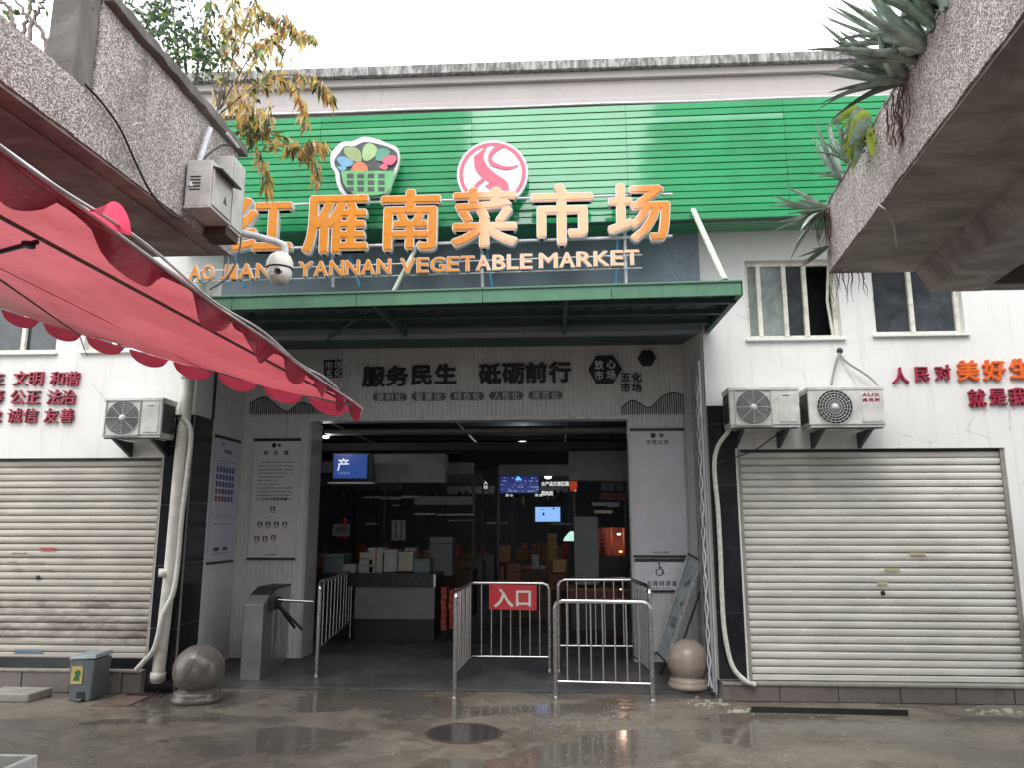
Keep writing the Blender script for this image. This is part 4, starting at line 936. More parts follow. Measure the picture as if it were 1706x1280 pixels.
tag(obj('drain_cover', flat([(150,1178),(215,1178),(248,1163),(195,1162)], .0, .012), M('reddish_iron_plate', (.17,.12,.10), .45, dirt=.5, bump=.5), bev=.003), 'reddish metal drain cover on the ground left of the bollards', 'drain cover')
dr = thing('floor_drain', 'dark rusty grated drain at the foot of the down pipe', 'drain', UZ(238,1161,0))
obj('grate_frame', flat([(206,1162),(266,1164),(274,1159),(214,1157)], .0, .008), m_rust, dr)
for k in range(7):
    a = UZ(212+k*8, 1162, 0); b = UZ(219+k*8, 1158, 0); obj('grate_bar', MB().tube([a+Vector((0,0,.012)), b+Vector((0,0,.012))], .006, 5), m_rust, dr)
mh = UZ(773, 1223, 0); mx = abs(UZ(710,1223,0).x-UZ(836,1223,0).x)/2
mt = thing('manhole_cover', 'round dark manhole cover full of water in the middle of the street', 'manhole cover', (mh.x, mh.y, 0))
obj('rim', MB().lathe(mh, [(mx*.93,.002),(mx*.95,.009),(mx*1.0,.009),(mx*1.03,.001)], 48), m_rust, mt)
cv = MB().lathe(mh, [(0,.0045),(mx*.93,.0045)], 48)
for k in range(7):
    for j in range(7):
        x, y = (k-3)*mx*.24, (j-3)*mx*.24
        if x*x+y*y < (mx*.85)**2: cv.box((mh.x+x-.02, mh.y+y-.006, .004), (mh.x+x+.02, mh.y+y+.006, .0065))
obj('lid', cv, M('wet_cast_iron', (.05,.047,.045), .16, .0, spec=.7), mt)
ai = thing('steel_angle', 'long dark rusty steel angle lying on the ground below the right shutter', 'steel bar', UZ(1380,1188,0))
a, b = UZ(1252,1188,0), UZ(1514,1194,0); d = (b-a).normalized(); nrm = Vector((-d.y, d.x, 0))
obj('angle_bar', MB().prism([a, a+nrm*.07, a+nrm*.07+Vector((0,0,.012)), a+nrm*.012+Vector((0,0,.012)), a+nrm*.012+Vector((0,0,.05)), a+Vector((0,0,.05))][::-1], b-a), M('blackened_steel', (.028,.024,.022), .5, .3, dirt=.4, bump=.4), ai, bev=.002)
tag(obj('foam_box', MB().hexa([UZ(-60,1300,.0), UZ(60,1300,.0), UZ(63,1262,.0), UZ(-60,1262,.0)] + [v+Vector((0,0,0)) for v in (UZ(-60,1283,.0),UZ(62,1283,0),UZ(64,1256,0),UZ(-60,1250,0))]), m_foam), 'tmp', 'box') if False else None
fbx = thing('foam_box', 'corner of an open white foam box at the lower left edge', 'foam box', (-1.75, 3.0, 0))
zt = .30; c0 = UZ(64, 1258, zt); c1 = UZ(0, 1253, zt); x1 = c0.x; y1 = c0.y; x0 = x1-.5; y0 = y1-.38; tk = .035
for nm, a, b in (('side_wall',(x0,y1-tk,0),(x1,y1,zt)),('side_wall',(x1-tk,y0,0),(x1,y1-tk-.001,zt)),('side_wall',(x0,y0,0),(x1-tk-.001,y0+tk,zt)),('side_wall',(x0,y0+tk+.001,0),(x0+tk,y1-tk-.001,zt)),('bottom',(x0+tk,y0+tk,.001),(x1-tk,y1-tk,.03))):
    obj(nm, MB().box(a, b), m_foam, fbx, bev=.006)
# litter and pale crumbs on the wet ground
mb = MB(); rr = random.Random(21)
for k in range(1500):
    px_ = rr.uniform(0, 1706); py_ = 1165 + 115*rr.random()**1.2
    if rr.random() < .35: px_, py_ = rr.gauss(985, 60), rr.gauss(1205, 12)
    p = UZ(px_, min(py_, 1279), 0); s = rr.uniform(.002, .008); w = rr.uniform(0, 6.28)
    vs = [p + Vector((s*rr.uniform(.6,1.4)*math.cos(w+i*1.57), s*rr.uniform(.6,1.4)*math.sin(w+i*1.57), .001)) for i in range(4)]
    mb.add(vs + [p+Vector((0,0,.003+s*.3))], [(0,1,4),(1,2,4),(2,3,4),(3,0,4)], mi=0 if rr.random() < .7 else 1)
o = obj('litter', mb, [M('pale_crumbs', (.34,.31,.26), .7), M('brown_leaf_bits', (.20,.12,.06), .7)], kind='stuff'); tag(o, 'pale crumbs and leaf bits scattered over the wet ground', 'litter')
mb = MB()
for cx_, cy_, rx, ry, s in ((1180,1172,40,9,5),(1650,1186,60,5,6),(1235,1186,24,4,4),(250,1150,12,3,3)):
    for k in range(26):
        p = UZ(cx_+rr.gauss(0,rx*.5), cy_+rr.gauss(0,ry*.5), 0); q_ = rr.uniform(.012,.035)
        pts = [p + Vector((q_*rr.uniform(.6,1.5)*math.cos(i*1.05), q_*rr.uniform(.4,1)*math.sin(i*1.05), 0)) for i in range(6)]
        mb.add(pts + [p+Vector((0,0,rr.uniform(.004,.014)))], [(i,(i+1)%6,6) for i in range(6)])
o = obj('mortar_rubble', mb, M('pale_mortar', (.30,.30,.25), .8, bump=.5), kind='stuff'); tag(o, 'pale broken mortar along the foot of the right plinth and bollard', 'rubble')
# ------------------------------------------------------------------ balconies on both sides of the passage
def UL(px, py, p, q):
    d = ray(px, py); n = Vector((q.y-p.y, -(q.x-p.x), 0)); n.z = 0; t = (Vector((p.x, p.y, 0)).dot(n)) / Vector((d.x, d.y, 0)).dot(n); return O + d*t
def along(p, q, Y): k = (Y-p.y)/(q.y-p.y); return p.x + (q.x-p.x)*k
ZS = 3.6
La, Lb = UZ(385, 425, ZS), UZ(0, 131, ZS)
lx = lambda Y: along(La, Lb, Y)
YFL = La.y
bl = thing('left_balcony', 'pebble dashed concrete planter balcony overhanging on the left with grey cabinet', 'balcony', (La.x, YFL, ZS))
zcf = UL(410, 259, La, Lb).z; tcol = UL(150, 140, La, Lb)
zc2 = UL(184, 2, La, Lb); YCOL = UL(158, 140, La, Lb).y
zn = UL(60, 74, La, Lb).z
def wallprism(y0, y1, z0, z1, th=.12, lx=lx, s=-1, z1b=None):
    z1b = z1 if z1b is None else z1b
    return [(lx(y0),y0,z0),(lx(y1),y1,z0),(lx(y1)+s*th,y1,z0),(lx(y0)+s*th,y0,z0),(lx(y0),y0,z1),(lx(y1),y1,z1b),(lx(y1)+s*th,y1,z1b),(lx(y0)+s*th,y0,z1)]
obj('parapet', MB().hexa(wallprism(YCOL, YFL, ZS+.001, zc2.z-.04, z1b=zcf-.05)), m_pebble, bl)
obj('end_parapet', MB().box((lx(YFL)-2.6, YFL-.12, ZS+.001), (lx(YFL)-.121, YFL-.001, zcf-.05)), m_pebble, bl)
cp = [Vector(v) for v in wallprism(YCOL, YFL+.05, zc2.z-.04, zc2.z+.03, .2, lambda y: lx(y)+.05, -1, zcf+.02)]; cp[1].z = cp[2].z = zcf-.05
obj('coping', rough(cp, 30, .004), m_coping, bl, bev=.006)
obj('coping', MB().box((lx(YFL)-2.6, YFL-.16, zcf-.05), (lx(YFL)-.16, YFL+.05, zcf+.02)), m_coping, bl, bev=.012)
obj('fascia', rough(wallprism(-5, YCOL-.002, ZS+.001, zn), 110, .002, 2), m_pebble, bl)
obj('soffit_slab', MB().hexa([(lx(-5)-.012,-5,ZS-.10),(lx(YFL)-.012,YFL,ZS-.0),(-5.6,YFL,ZS-.0),(-5.6,-5,ZS-.10),(lx(-5)-.014,-5,ZS+.12),(lx(YFL)-.014,YFL-.002,ZS+.02),(-5.6,YFL-.002,ZS+.1),(-5.6,-5,ZS+.12)]), m_soffit, bl)
cw = .16
obj('column', MB().box((lx(YCOL)-cw-.01, YCOL-.16, ZS+.1), (lx(YCOL)-.01, YCOL-.004, ZS+3.2)), m_coping, bl, bev=.01)
obj('drip_line', MB().tube([(lx(1)-.14, 1, ZS-.055), (lx(YFL)-.14, YFL-.05, ZS-.005)], .012, 5), m_soffit, bl)
# building body behind the left balcony (carries it; unseen, added to block light and for reflections)
lbd = thing('unseen_left_building', 'plain unseen side wall behind the left balcony and awning, added to block light', 'building', (-5.6, 0, 0))
obj('wall', MB().box((-6.0, -9, 0), (-5.6, 5.0, 5.2)), m_bluewall, lbd); obj('wall', MB().box((-6.0, 5.001, 0), (-5.7, 5.2, 3.6)), m_bluewall, lbd)
# right balcony
Ra, Rb = UZ(1380, 455, 3.56), UZ(1706, 20, 3.56)
rx = lambda Y: along(Ra, Rb, Y)
YFR = Ra.y; zrt = UL(1376, 345, Ra, Rb).z; zrt2 = UL(1589, 0, Ra, Rb).z
br = thing('right_balcony', 'pebble dashed concrete balcony overhanging on the right with aloes along its top', 'balcony', (Ra.x, YFR, 3.56))
obj('fascia', rough(wallprism(-5, YFR, 3.561, zrt, .12, rx, 1), 130, .002, 3), m_pebble, br)
obj('end_parapet', MB().box((rx(YFR)+.121, YFR-.12, 3.561), (7.5, YFR-.001, zrt)), m_pebble, br)
obj('top_edge', rough(wallprism(-5, YFR, zrt+.001, zrt+.02, .14, lambda y: rx(y)-.006, 1), 130, .002, 4), m_moss, br)
obj('planting_bed', MB().hexa([(rx(-5)+.14,-5,zrt-.12),(rx(YFR)+.14,YFR-.13,zrt-.12),(7.5,YFR-.13,zrt-.12),(7.5,-5,zrt-.12),(rx(-5)+.14,-5,zrt-.06),(rx(YFR)+.14,YFR-.13,zrt-.06),(7.5,YFR-.13,zrt-.06),(7.5,-5,zrt-.06)]), m_soffit, br)
obj('soffit_slab', MB().hexa([(rx(-5)+.012,-5,3.50),(rx(YFR)+.012,YFR-.001,3.559),(7.5,YFR-.001,3.559),(7.5,-5,3.50),(rx(-5)+.014,-5,3.66),(rx(YFR)+.014,YFR-.002,3.66),(7.5,YFR-.002,3.66),(7.5,-5,3.66)]), m_soffit, br)
bx0 = UZ(1545, 470, 3.45).x; bx1 = bx0+.42; zb0 = UY(1600, 487, YFR).z
sk = (Ra.x-Rb.x)/(Ra.y-Rb.y)
obj('long_beam', MB().hexa([(bx0-sk*9,-3,zb0-.05),(bx0+.04,YFR-.02,zb0),(bx1,YFR-.02,zb0),(bx1-sk*9,-3,zb0-.05),(bx0-sk*9-.05,-3,3.53),(bx0-.06,YFR-.02,3.56),(bx1,YFR-.02,3.56),(bx1-sk*9,-3,3.53)]), m_soffit, br, bev=.01)
obj('cross_beam', MB().box((bx1+.001, YFR-.14, zb0+.02), (7.5, YFR+.03, 3.557)), m_coping, br, bev=.006)
obj('cross_beam', MB().box((bx1+.001, YFR-1.6, zb0+.02), (7.5, YFR-1.4, 3.54)), m_soffit, br, bev=.006)
rbd = thing('unseen_right_building', 'plain unseen side wall behind the right balcony, added to block light', 'building', (6.2, 0, 0))
obj('wall', MB().box((6.2, -9, 0), (6.6, 5.4, 5.4)), m_bluewall, rbd)  # unseen wall added to block light and for reflections
for nm, lab, a, b, X in (('unseen_rear_block', 'tall unseen block on the left, added to frame a mirrored sky gap', (-14,-20,0), (-3.5,-11,18.5), -3.5), ('unseen_rear_block', 'tall unseen block on the right, added to frame a mirrored sky gap', (4.0,-20,0), (14,-11,18.5), 4.0)):  # unseen blocks added so the green board mirrors a sky gap
    t = thing(nm, lab, 'building', (X, -11, 0)); obj('wall', MB().box(a, b), m_rear, t)
    s_ = -1 if X < 0 else 1
    for fl_ in range(5):
        for k in range(3):
            x = X + s_*(1.2+k*3.2); z = 2+fl_*3
            w_ = obj('window', MB().box((x, -10.98, z), (x+s_*1.6, -10.94, z+1.5)), m_cream, t); obj('pane', MB().box((x+s_*.06, -10.935, z+.06), (x+s_*1.54, -10.93, z+1.44)), m_pane, w_)
# ------------------------------------------------------------------ red awning
ha = 2.30
T = UZ(604, 684, ha); An = UZ(0, 252, ha+.02); da = (An-T); An2 = T + da*2.0
Bf = UY(-60, 494, T.y); Bn = Bf + da*2.0
aw = thing('red_awning', 'wet red cloth awning with scalloped edge reaching in from the left', 'awning', (T.x, T.y, 0))
nU, nV = 70, 50; mb = MB(); vs = []
for i in range(nU+1):
    u = i/nU
    for j in range(nV+1):
        v = j/nV; p = T*(1-u)*(1-v) + An2*u*(1-v) + Bn*u*v + Bf*(1-u)*v
        p = p + Vector((0,0,-.045*math.sin(math.pi*v)*(.6+.4*math.sin(u*11)) + .012*math.sin(u*37+v*3)*math.exp(-v*5) + .008*math.sin(v*23+u*9)*math.exp(-u*9) + .012*noise.noise(Vector((u*9, v*5, 1))) + .004*noise.noise(Vector((u*40, v*14, 3)))))
        vs.append(p)
mb.add(vs, [(i*(nV+1)+j, (i+1)*(nV+1)+j, (i+1)*(nV+1)+j+1, i*(nV+1)+j+1) for i in range(nU) for j in range(nV)], True)
obj('cloth', mb, m_cloth, aw)
def edgept(P, Q, s, v_edge):
    p = P + (Q-P)*s
    return p
def scallop(p0, p1, drop, name='scallop', flip=False, lean=Vector((0,0,0)), n=10):
    vs = []; 
    for i in range(n+1):
        s = i/n; top = p0 + (p1-p0)*s; d = drop*math.sin(math.pi*s)**.5 * (1 if not flip else -1)
        mid = top + Vector((0,0,-.5*d-.004)) + lean*.35 + Vector((0,.006*math.sin(9*s),0)); bot = top + Vector((0,0,-d-.006)) + lean
        vs += [top, mid, bot]
    fs = [(3*i+k, 3*i+3+k, 3*i+4+k, 3*i+1+k) for i in range(n) for k in range(2)]
    return obj(name, MB().add(vs, fs, True), m_scallop, aw)
# far side edge: scallops hang below the hem
rr = random.Random(8); k = 0; L = (Bf-T).length; s = .03
def awn_far(s): return T + (Bf-T)*s + Vector((0,0,-.045*math.sin(math.pi*s)*.6 - .002))
while s < 1:
    e = s + .098; scallop(awn_far(s), awn_far(min(e,1.02)), .068, lean=Vector((0,-.01,0))); s = e + .012
# outer edge along the passage: two scallops curl up, the rest hang
def awn_out(s): return T + (An2-T)*s
L2 = (An2-T).length; mb = MB(); vs = []; NV = 220
for i in range(NV+1):
    q = i/NV; top = awn_out(q); dist = q*L2; k = (dist/.40 + .25*math.sin(dist*1.3)) % 1; k = k/.66 if k < .66 else 0
    d = .012 + .068*max(0, math.sin(math.pi*k))**.7 + .003*math.sin(dist*21)
    ln = Vector((-.012-.006*math.sin(dist*5), 0, 0))
    vs += [top, top + ln*.5 + Vector((.006*math.sin(dist*31), 0, -d*.5)), top + ln + Vector((.010*math.sin(dist*23), 0, -d))]
mb.add(vs, [(3*i+k, 3*i+3+k, 3*i+4+k, 3*i+1+k) for i in range(NV) for k in range(2)], True); obj('valance', mb, m_valance, aw)
px2s = lambda X: min(range(400), key=lambda q: abs(((Mc.transposed() @ (awn_out(q/400)-O)).x / (Mc.transposed() @ (awn_out(q/400)-O)).y)*FPX + CX - X))/400
a, b = px2s(187), px2s(140)
scallop(awn_out(a)+Vector((.004,0,.004)), awn_out(b)+Vector((.004,0,.004)), .052, 'upturned_scallop', flip=True, lean=Vector((.03,.02,0)))
hem = MB(); hem.tube([awn_out(q/60)+Vector((.003*math.sin(q*.9),0,.004+.004*math.sin(q*.5))) for q in range(0,61)], .0052, 6); obj('hem_piping', hem, m_hem, aw)
hem = MB()
for q in range(0, 40): pass
hem.tube([awn_out(.10+q/60*.42)+Vector((.012,0,.010+.010*math.sin(q*.31))) for q in range(0,61)], .004, 6); obj('hem_piping', hem, m_hem, aw)
# folding arms and rafters under the cloth
def under(u, v, d=.03): p = T*(1-u)*(1-v) + An2*u*(1-v) + Bn*u*v + Bf*(1-u)*v; return p + Vector((0,0,-d-.045*math.sin(math.pi*v)*.8))
def uv_at(px_, py_):
    best = None
    for i in range(121):
        for j in range(121):
            p = under(i/120, j/120); q = Mc.transposed() @ (p-O)
            if q.y < .05: continue
            X = q.x/q.y*FPX+CX; Yp = -q.z/q.y*FPX+CY; d = (X-px_)**2+(Yp-py_)**2
            if best is None or d < best[0]: best = (d, i/120, j/120)
    return best[1:]
u0, v0 = uv_at(590, 676); u1, v1 = uv_at(100, 422)
cur = [under(u0+(u1-u0)*k/14, v0+(v1-v0)*k/14, .018) for k in range(-0, 17)]
obj('awning_rib', MB().tube(cur, .0055, 6), M('greyish_rib', (.10,.10,.085), .5), aw)
for vv in (.36,.72):
    obj('cloth_seam', MB().tube([under(k/40, vv, .002) for k in range(41)], .0016, 4, False), m_cloth, aw)
for (x0, y0, x1, y1, r_) in ((-10,303,75,332,.005),(-10,409,66,404,.007),(-20,455,132,556,.004)):
    a = under(*uv_at(max(x0,0), y0), .05); b = under(*uv_at(x1, y1), .035); a = a + (a-b)*.3
    obj('folding_arm', MB().tube([a, b], r_, 6), m_dark, aw)
obj('arm_bracket', MB().box(under(*uv_at(52,402),.05)+Vector((-.01,-.015,-.004)), under(*uv_at(52,402),.05)+Vector((.01,.015,.010))), m_dark, aw, bev=.003)
obj('wet_film', MB().add([(0,0,0),(0.001,0,0),(0,0.001,0)],[(0,1,2)]), m_cloth, aw) if False else None
# ------------------------------------------------------------------ cabinet, bracket, cables, dome camera at the left balcony corner
def onL(px, py, out=0): p = UL(px, py, La, Lb); return Vector((p.x+out, p.y, p.z))
cab = thing('wall_cabinet', 'grey louvred electrical cabinet on the end of the left balcony', 'cabinet', (lx(4.8), 4.8, 3.7))
xf = lx(4.9)+.0; cy0 = UX(352, 300, xf+.17).y; cy1 = cy0+.30; ct = UX(352, 262, xf+.17).z; cbm = UX(352, 345, xf+.17).z
obj('cabinet_body', MB().box((xf+.002, cy0, cbm), (xf+.17, cy1, ct)), m_box, cab, bev=.006)
obj('cabinet_door', MB().box((xf+.171, cy0+.015, cbm+.015), (xf+.182, cy1-.01, ct-.03)), m_box, cab, bev=.004)
obj('hood', MB().hexa([(xf+.16,cy0+.01,ct-.05),(xf+.235,cy0+.01,ct-.075),(xf+.235,cy1+.01,ct-.075),(xf+.16,cy1+.01,ct-.05),(xf+.16,cy0+.01,ct-.035),(xf+.235,cy0+.01,ct-.06),(xf+.235,cy1+.01,ct-.06),(xf+.16,cy1+.01,ct-.035)]), m_dark, cab)
for k in range(5): obj('louvre', MB().box((xf+.03, cy0-.004, ct-.12-.022*k), (xf+.10, cy0+.002, ct-.113-.022*k)), m_dark, cab)
obj('warning_mark', MB().prism([(xf+.1825,cy0+.16,cbm+.09),(xf+.1825,cy0+.22,cbm+.09),(xf+.1825,cy0+.19,cbm+.15)], (.001,0,0)), m_ink, cab)
obj('bottom_lip', MB().box((xf+.0, cy0-.005, cbm-.014), (xf+.18, cy1+.005, cbm-.001)), m_box, cab, bev=.003)
cab2 = thing('meter_box', 'taller narrow pale box behind the louvred cabinet', 'cabinet', (xf, cy1+.1, 3.6))
z2t = UX(384, 252, xf+.16).z; z2b = UX(397, 392, xf+.16).z
obj('box_body', MB().box((xf+.002, cy1+.02, z2b), (xf+.16, cy1+.22, z2t)), m_box, cab2, bev=.006)
obj('box_lid', MB().box((xf+.161, cy1+.03, z2b+.02), (xf+.170, cy1+.21, z2t-.02)), m_box, cab2, bev=.003)
obj('box_bracket', MB().box((xf-.03, cy1+.0, z2b-.06), (xf+.15, cy1+.2, z2b-.002)), m_rust, cab2)
tag(obj('conduit_pipe', MB().tube([onL(305,312,.05), onL(338,214,.05)], .020, 8), m_steel_w), 'short white conduit standing slanted beside the grey cabinet', 'pipe')
tag(obj('conduit_pipe', MB().tube([onL(355,222,.10), onL(370,246,.12)], .010, 8), m_steel_w), 'tiny white conduit above the hood of the grey cabinet', 'pipe')
hose('fascia_cable', 'long cable draped down the left pebble dashed balcony to the cabinet', 'cable', [onL(138,140,.012),onL(165,172,.02),onL(195,215,.02),onL(218,265,.02),onL(240,315,.03),onL(262,350,.05),onL(282,362,.06),onL(300,350,.07),onL(309,325,.08),onL(316,290,.07),onL(328,262,.06),onL(350,243,.08),onL(366,243,.1)], .0065, m_cable)
hose('fascia_cable', 'black cable hanging from the meter box past the dome camera bracket', 'cable', [UY(397,285,5.3),UY(404,330,5.35),UY(403,370,5.4),UY(398,420,5.3),UY(380,460,5.0),UY(350,482,4.8)], .006, m_cable)
hose('fascia_cable', 'pale cable curving under the meter box down to the awning edge', 'cable', [UY(345,372,5.1),UY(338,390,5.1),UY(350,402,5.1),UY(375,405,5.2),UY(380,440,5.2),UY(372,465,5.1),UY(352,490,5.0)], .006, m_cable_w)
YC = 5.45
dc = thing('dome_camera', 'white dome security camera hanging on a white arm before the sign', 'security camera', UY(466, 420, YC))
obj('bracket_arm', MB().tube(bez([UY(388,384,YC-.15), UY(430,394,YC-.05), UY(466,405,YC), UY(474,411,YC), UY(475,430,YC)], 4), .027, 12), m_steel_w, dc)
obj('wall_plate', MB().box(UY(384,378,YC-.16)-Vector((.02,.04,.05)), UY(384,378,YC-.16)+Vector((.0,.04,.06))), m_steel_w, dc)
c = UY(466, 446, YC); r_ = px_size(466,446,YC,42)[0]/2
obj('upper_shell', MB().lathe(c, [(.001,r_*1.25),(r_*.45,r_*1.22),(r_*.8,r_*.95),(r_*1.0,r_*.5),(r_*1.04,r_*.1),(r_*1.04,r_*-.02)], 32), m_camw, dc)
obj('shadow_gap', MB().lathe(c, [(r_*1.0,-r_*.02),(r_*.93,-r_*.04),(r_*.93,-r_*.12)], 32), m_dark, dc)
obj('camera_ball', MB().lathe(c, [(r_*.9,-r_*.1),(r_*.97,-r_*.35),(r_*.9,-r_*.8),(r_*.68,-r_*1.15),(r_*.35,-r_*1.33),(.001,-r_*1.38)], 32), m_camw, dc)
fd = (O - c).normalized(); fd.z = 0; fd.normalize(); lp = c + fd*r_*.95 + Vector((-.01,0,-.5*r_))
rt = fd.cross(Vector((0,0,1)))
def disc_at(p, n, r, t=.006, k=20):
    a = n.cross(Vector((0,0,1))).normalized(); b = a.cross(n); return MB().prism([p + a*r*math.cos(2*math.pi*i/k) + b*r*math.sin(2*math.pi*i/k) for i in range(k)], n*t)
obj('lens_ring', disc_at(lp-fd*.012, fd, r_*.30, .014), m_dark, dc, bev=.002); obj('lens', disc_at(lp+fd*.002, fd, r_*.17, .004), M('lens_glass', (.005,.005,.008), .05), dc)
for sx in (-1, 1):
    for q in (-.28, 0, .28): obj('infrared_lamp', disc_at(c + fd*r_*.80 + rt*sx*r_*.46 + Vector((-.01,0,-.5*r_+q*r_)), fd, r_*.09, .006, 10), m_box, dc)
# ------------------------------------------------------------------ aloes on the right balcony
def aloe(base, n, L, label, up=Vector((-.35,-.1,1)), spread=1.0, seed=0, m=None, wd=.03, roots=True):
    rr = random.Random(seed); t = thing('aloe_plant', label, 'plant', base, group='aloes along the right balcony'); up = up.normalized()
    for i in range(n):
        w = rr.uniform(0, 6.28); tilt_ = rr.uniform(.12, 1.15)*spread; a = up.cross(Vector((0,1,0))).normalized(); b = up.cross(a)
        bend0 = 0
        dr_ = (up*math.cos(tilt_) + (a*math.cos(w)+b*math.sin(w))*math.sin(tilt_)).normalized(); l = L*rr.uniform(.6, 1.1)
        sd_ = dr_.cross(Vector((0,0,1))).normalized(); nn_ = sd_.cross(dr_).normalized(); bend = rr.uniform(-.35, .40); crv = rr.uniform(-.18, .18)
        vs = []; K = 7
        for k in range(K+1):
            s = k/K; p = base + dr_*l*s + Vector((0,0,-1))*bend*l*s*s + sd_*crv*l*s*s; ww = wd*1.45*(1-s)**.75 * (1 if k else .7) + .0012; th = ww*.38
            vs += [p - sd_*ww + nn_*th*.9, p - nn_*th*.4, p + sd_*ww + nn_*th*.9, p + nn_*th*.25]
        fs = [(4*k+j, 4*k+(j+1)%4, 4*k+4+(j+1)%4, 4*k+4+j) for k in range(K) for j in range(4)]
        obj('leaf', MB().add(vs, fs, True), m or (m_aloe if rr.random() < .65 else m_aloe2), t)
    if roots and seed in (3,8):
        mb = MB()
        for i in range(10):
            p = base + Vector((rr.uniform(-.04,.02), rr.uniform(-.12,.12), 0)); q = [p]
            for k in range(6): q.append(q[-1] + Vector((rr.uniform(-.02,.012), rr.uniform(-.03,.03), -rr.uniform(.03,.06))))
            mb.tube(q, [.0035]*6+[.001], 4, False)
        obj('root_tangle', mb, m_root, t)
    return t
def onR(px, py, out=0): p = UL(px, py, Ra, Rb); return Vector((p.x-out, p.y, p.z))
aloe(onR(1378,352,.02), 18, .42, 'pale aloe cluster at the far end of the right balcony', Vector((-.9,.0,.25)), 1.0, 3, m_aloe, .032)
aloe(onR(1382,412,.02), 6, .24, 'drooping withered aloe below the corner of the right balcony', Vector((-.9,.1,-.5)), .8, 6, m_aloe2, .022)
aloe(onR(1402,298,.02), 20, .34, 'upright spiky aloe second from the far end of the right balcony', Vector((-.35,.1,1)), .6, 5, m_aloe, .020)
aloe(onR(1416,270,.02), 14, .30, 'thin leaved aloe beside the lime succulent on the right balcony', Vector((-.3,.1,1)), .55, 15, m_aloe2, .018)
aloe(onR(1507,140,.0), 17, .56, 'large dark aloe arching out over the lime succulent', Vector((-.75,.2,.55)), .95, 8, None, .036)
aloe(onR(1528,105,.0), 18, .56, 'dense tall aloe above the middle of the right balcony', Vector((-.5,.2,.9)), .7, 11, m_aloe, .030)
aloe(onR(1556,50,.0), 18, .55, 'tall aloe bunch at the top edge of the right balcony', Vector((-.25,.1,1)), .55, 12, m_aloe2, .028)
aloe(onR(1578,15,.0), 16, .46, 'nearest aloe bunch above the right balcony', Vector((-.15,.1,1)), .5, 14, m_aloe, .026)
aloe(onR(1541,85,.0), 16, .60, 'long spiky aloe between the dense tall one and the top bunch', Vector((-.55,.3,.8)), .75, 21, m_aloe, .030)
aloe(onR(1566,35,-.1), 18, .58, 'bushy aloe behind the top bunch on the right balcony', Vector((-.3,.2,1)), .6, 22, m_aloe2, .030)
sc_ = thing('lime_succulent', 'lime green broad leaved succulent hanging from the right balcony', 'plant', onR(1450,215,.05))
rr = random.Random(31)
for i in range(26):
    b = onR(1455+rr.uniform(-14,10), 200+rr.uniform(-28,34), .04); d = Vector((rr.uniform(-1,-.1), rr.uniform(-.3,.3), rr.uniform(-.9,.3))).normalized(); l = rr.uniform(.10,.19); sd_ = d.cross(Vector((0,1,.2))).normalized(); vs = []; K = 6
    for k in range(K+1):
        s = k/K; ww = .030*math.sin(math.pi*(.08+.92*s))**.8+.001; p = b + d*l*s + Vector((0,0,-.10*s*s)); vs += [p-sd_*ww+Vector((0,0,.006)), p, p+sd_*ww+Vector((0,0,.006))]
    obj('leaf', MB().add(vs, [(3*k+j, 3*k+j+1, 3*k+4+j, 3*k+3+j) for k in range(K) for j in range(2)], True), m_succ if i % 3 else m_aloe2, sc_)
ib = thing('dark_root_mass', 'dark tangle of roots and ivy leaves under the lime succulent', 'plant', onR(1455,250,.05))
mb = MB()
for i in range(150):
    p = onR(1450+rr.gauss(0,11), 238+rr.gauss(0,14), rr.uniform(.02,.12)); w = rr.uniform(0,6.28); q = rr.uniform(.006,.018)
    a = Vector((math.cos(w)*q, rr.uniform(-q,q), math.sin(w)*q)); b = Vector((-math.sin(w)*q*.5, rr.uniform(-q,q), math.cos(w)*q*.5)); mb.add([p-a, p+b, p+a, p-b], [(0,1,2,3)])
obj('ivy_leaves', mb, m_lg, ib, kind='stuff')
mb = MB()
for i in range(10):
    p = onR(1490+rr.uniform(-16,12), 165+rr.uniform(-20,30), .01); q = [p]
    for k in range(6): q.append(q[-1] + Vector((rr.uniform(-.004,.004), rr.uniform(-.03,.03), -rr.uniform(.02,.05))))
    mb.tube(q, .003, 4, False)
obj('root_tangle', mb, m_root, ib)
mb = MB()
for i in range(12):
    p = UZ(1378+i*5, 452, 3.555); p.x += .02; q = [p]
    for k in range(5): q.append(q[-1] + Vector((rr.uniform(-.015,.015), rr.uniform(-.01,.01), -rr.uniform(.01,.075))))
    mb.tube(q, [.004,.0035,.003,.003,.002,.001], 4, False)
tag(obj('hanging_roots', mb, m_root), 'dark roots dangling from the corner of the right balcony before the window', 'roots', kind='stuff')
hose('dead_stem', 'pale dead stem hanging under the edge of the right balcony', 'stem', [onR(1466,338,.02), UZ(1476,350,3.5), UZ(1488,372,3.48), UZ(1494,410,3.45)], .005, m_cable_w)
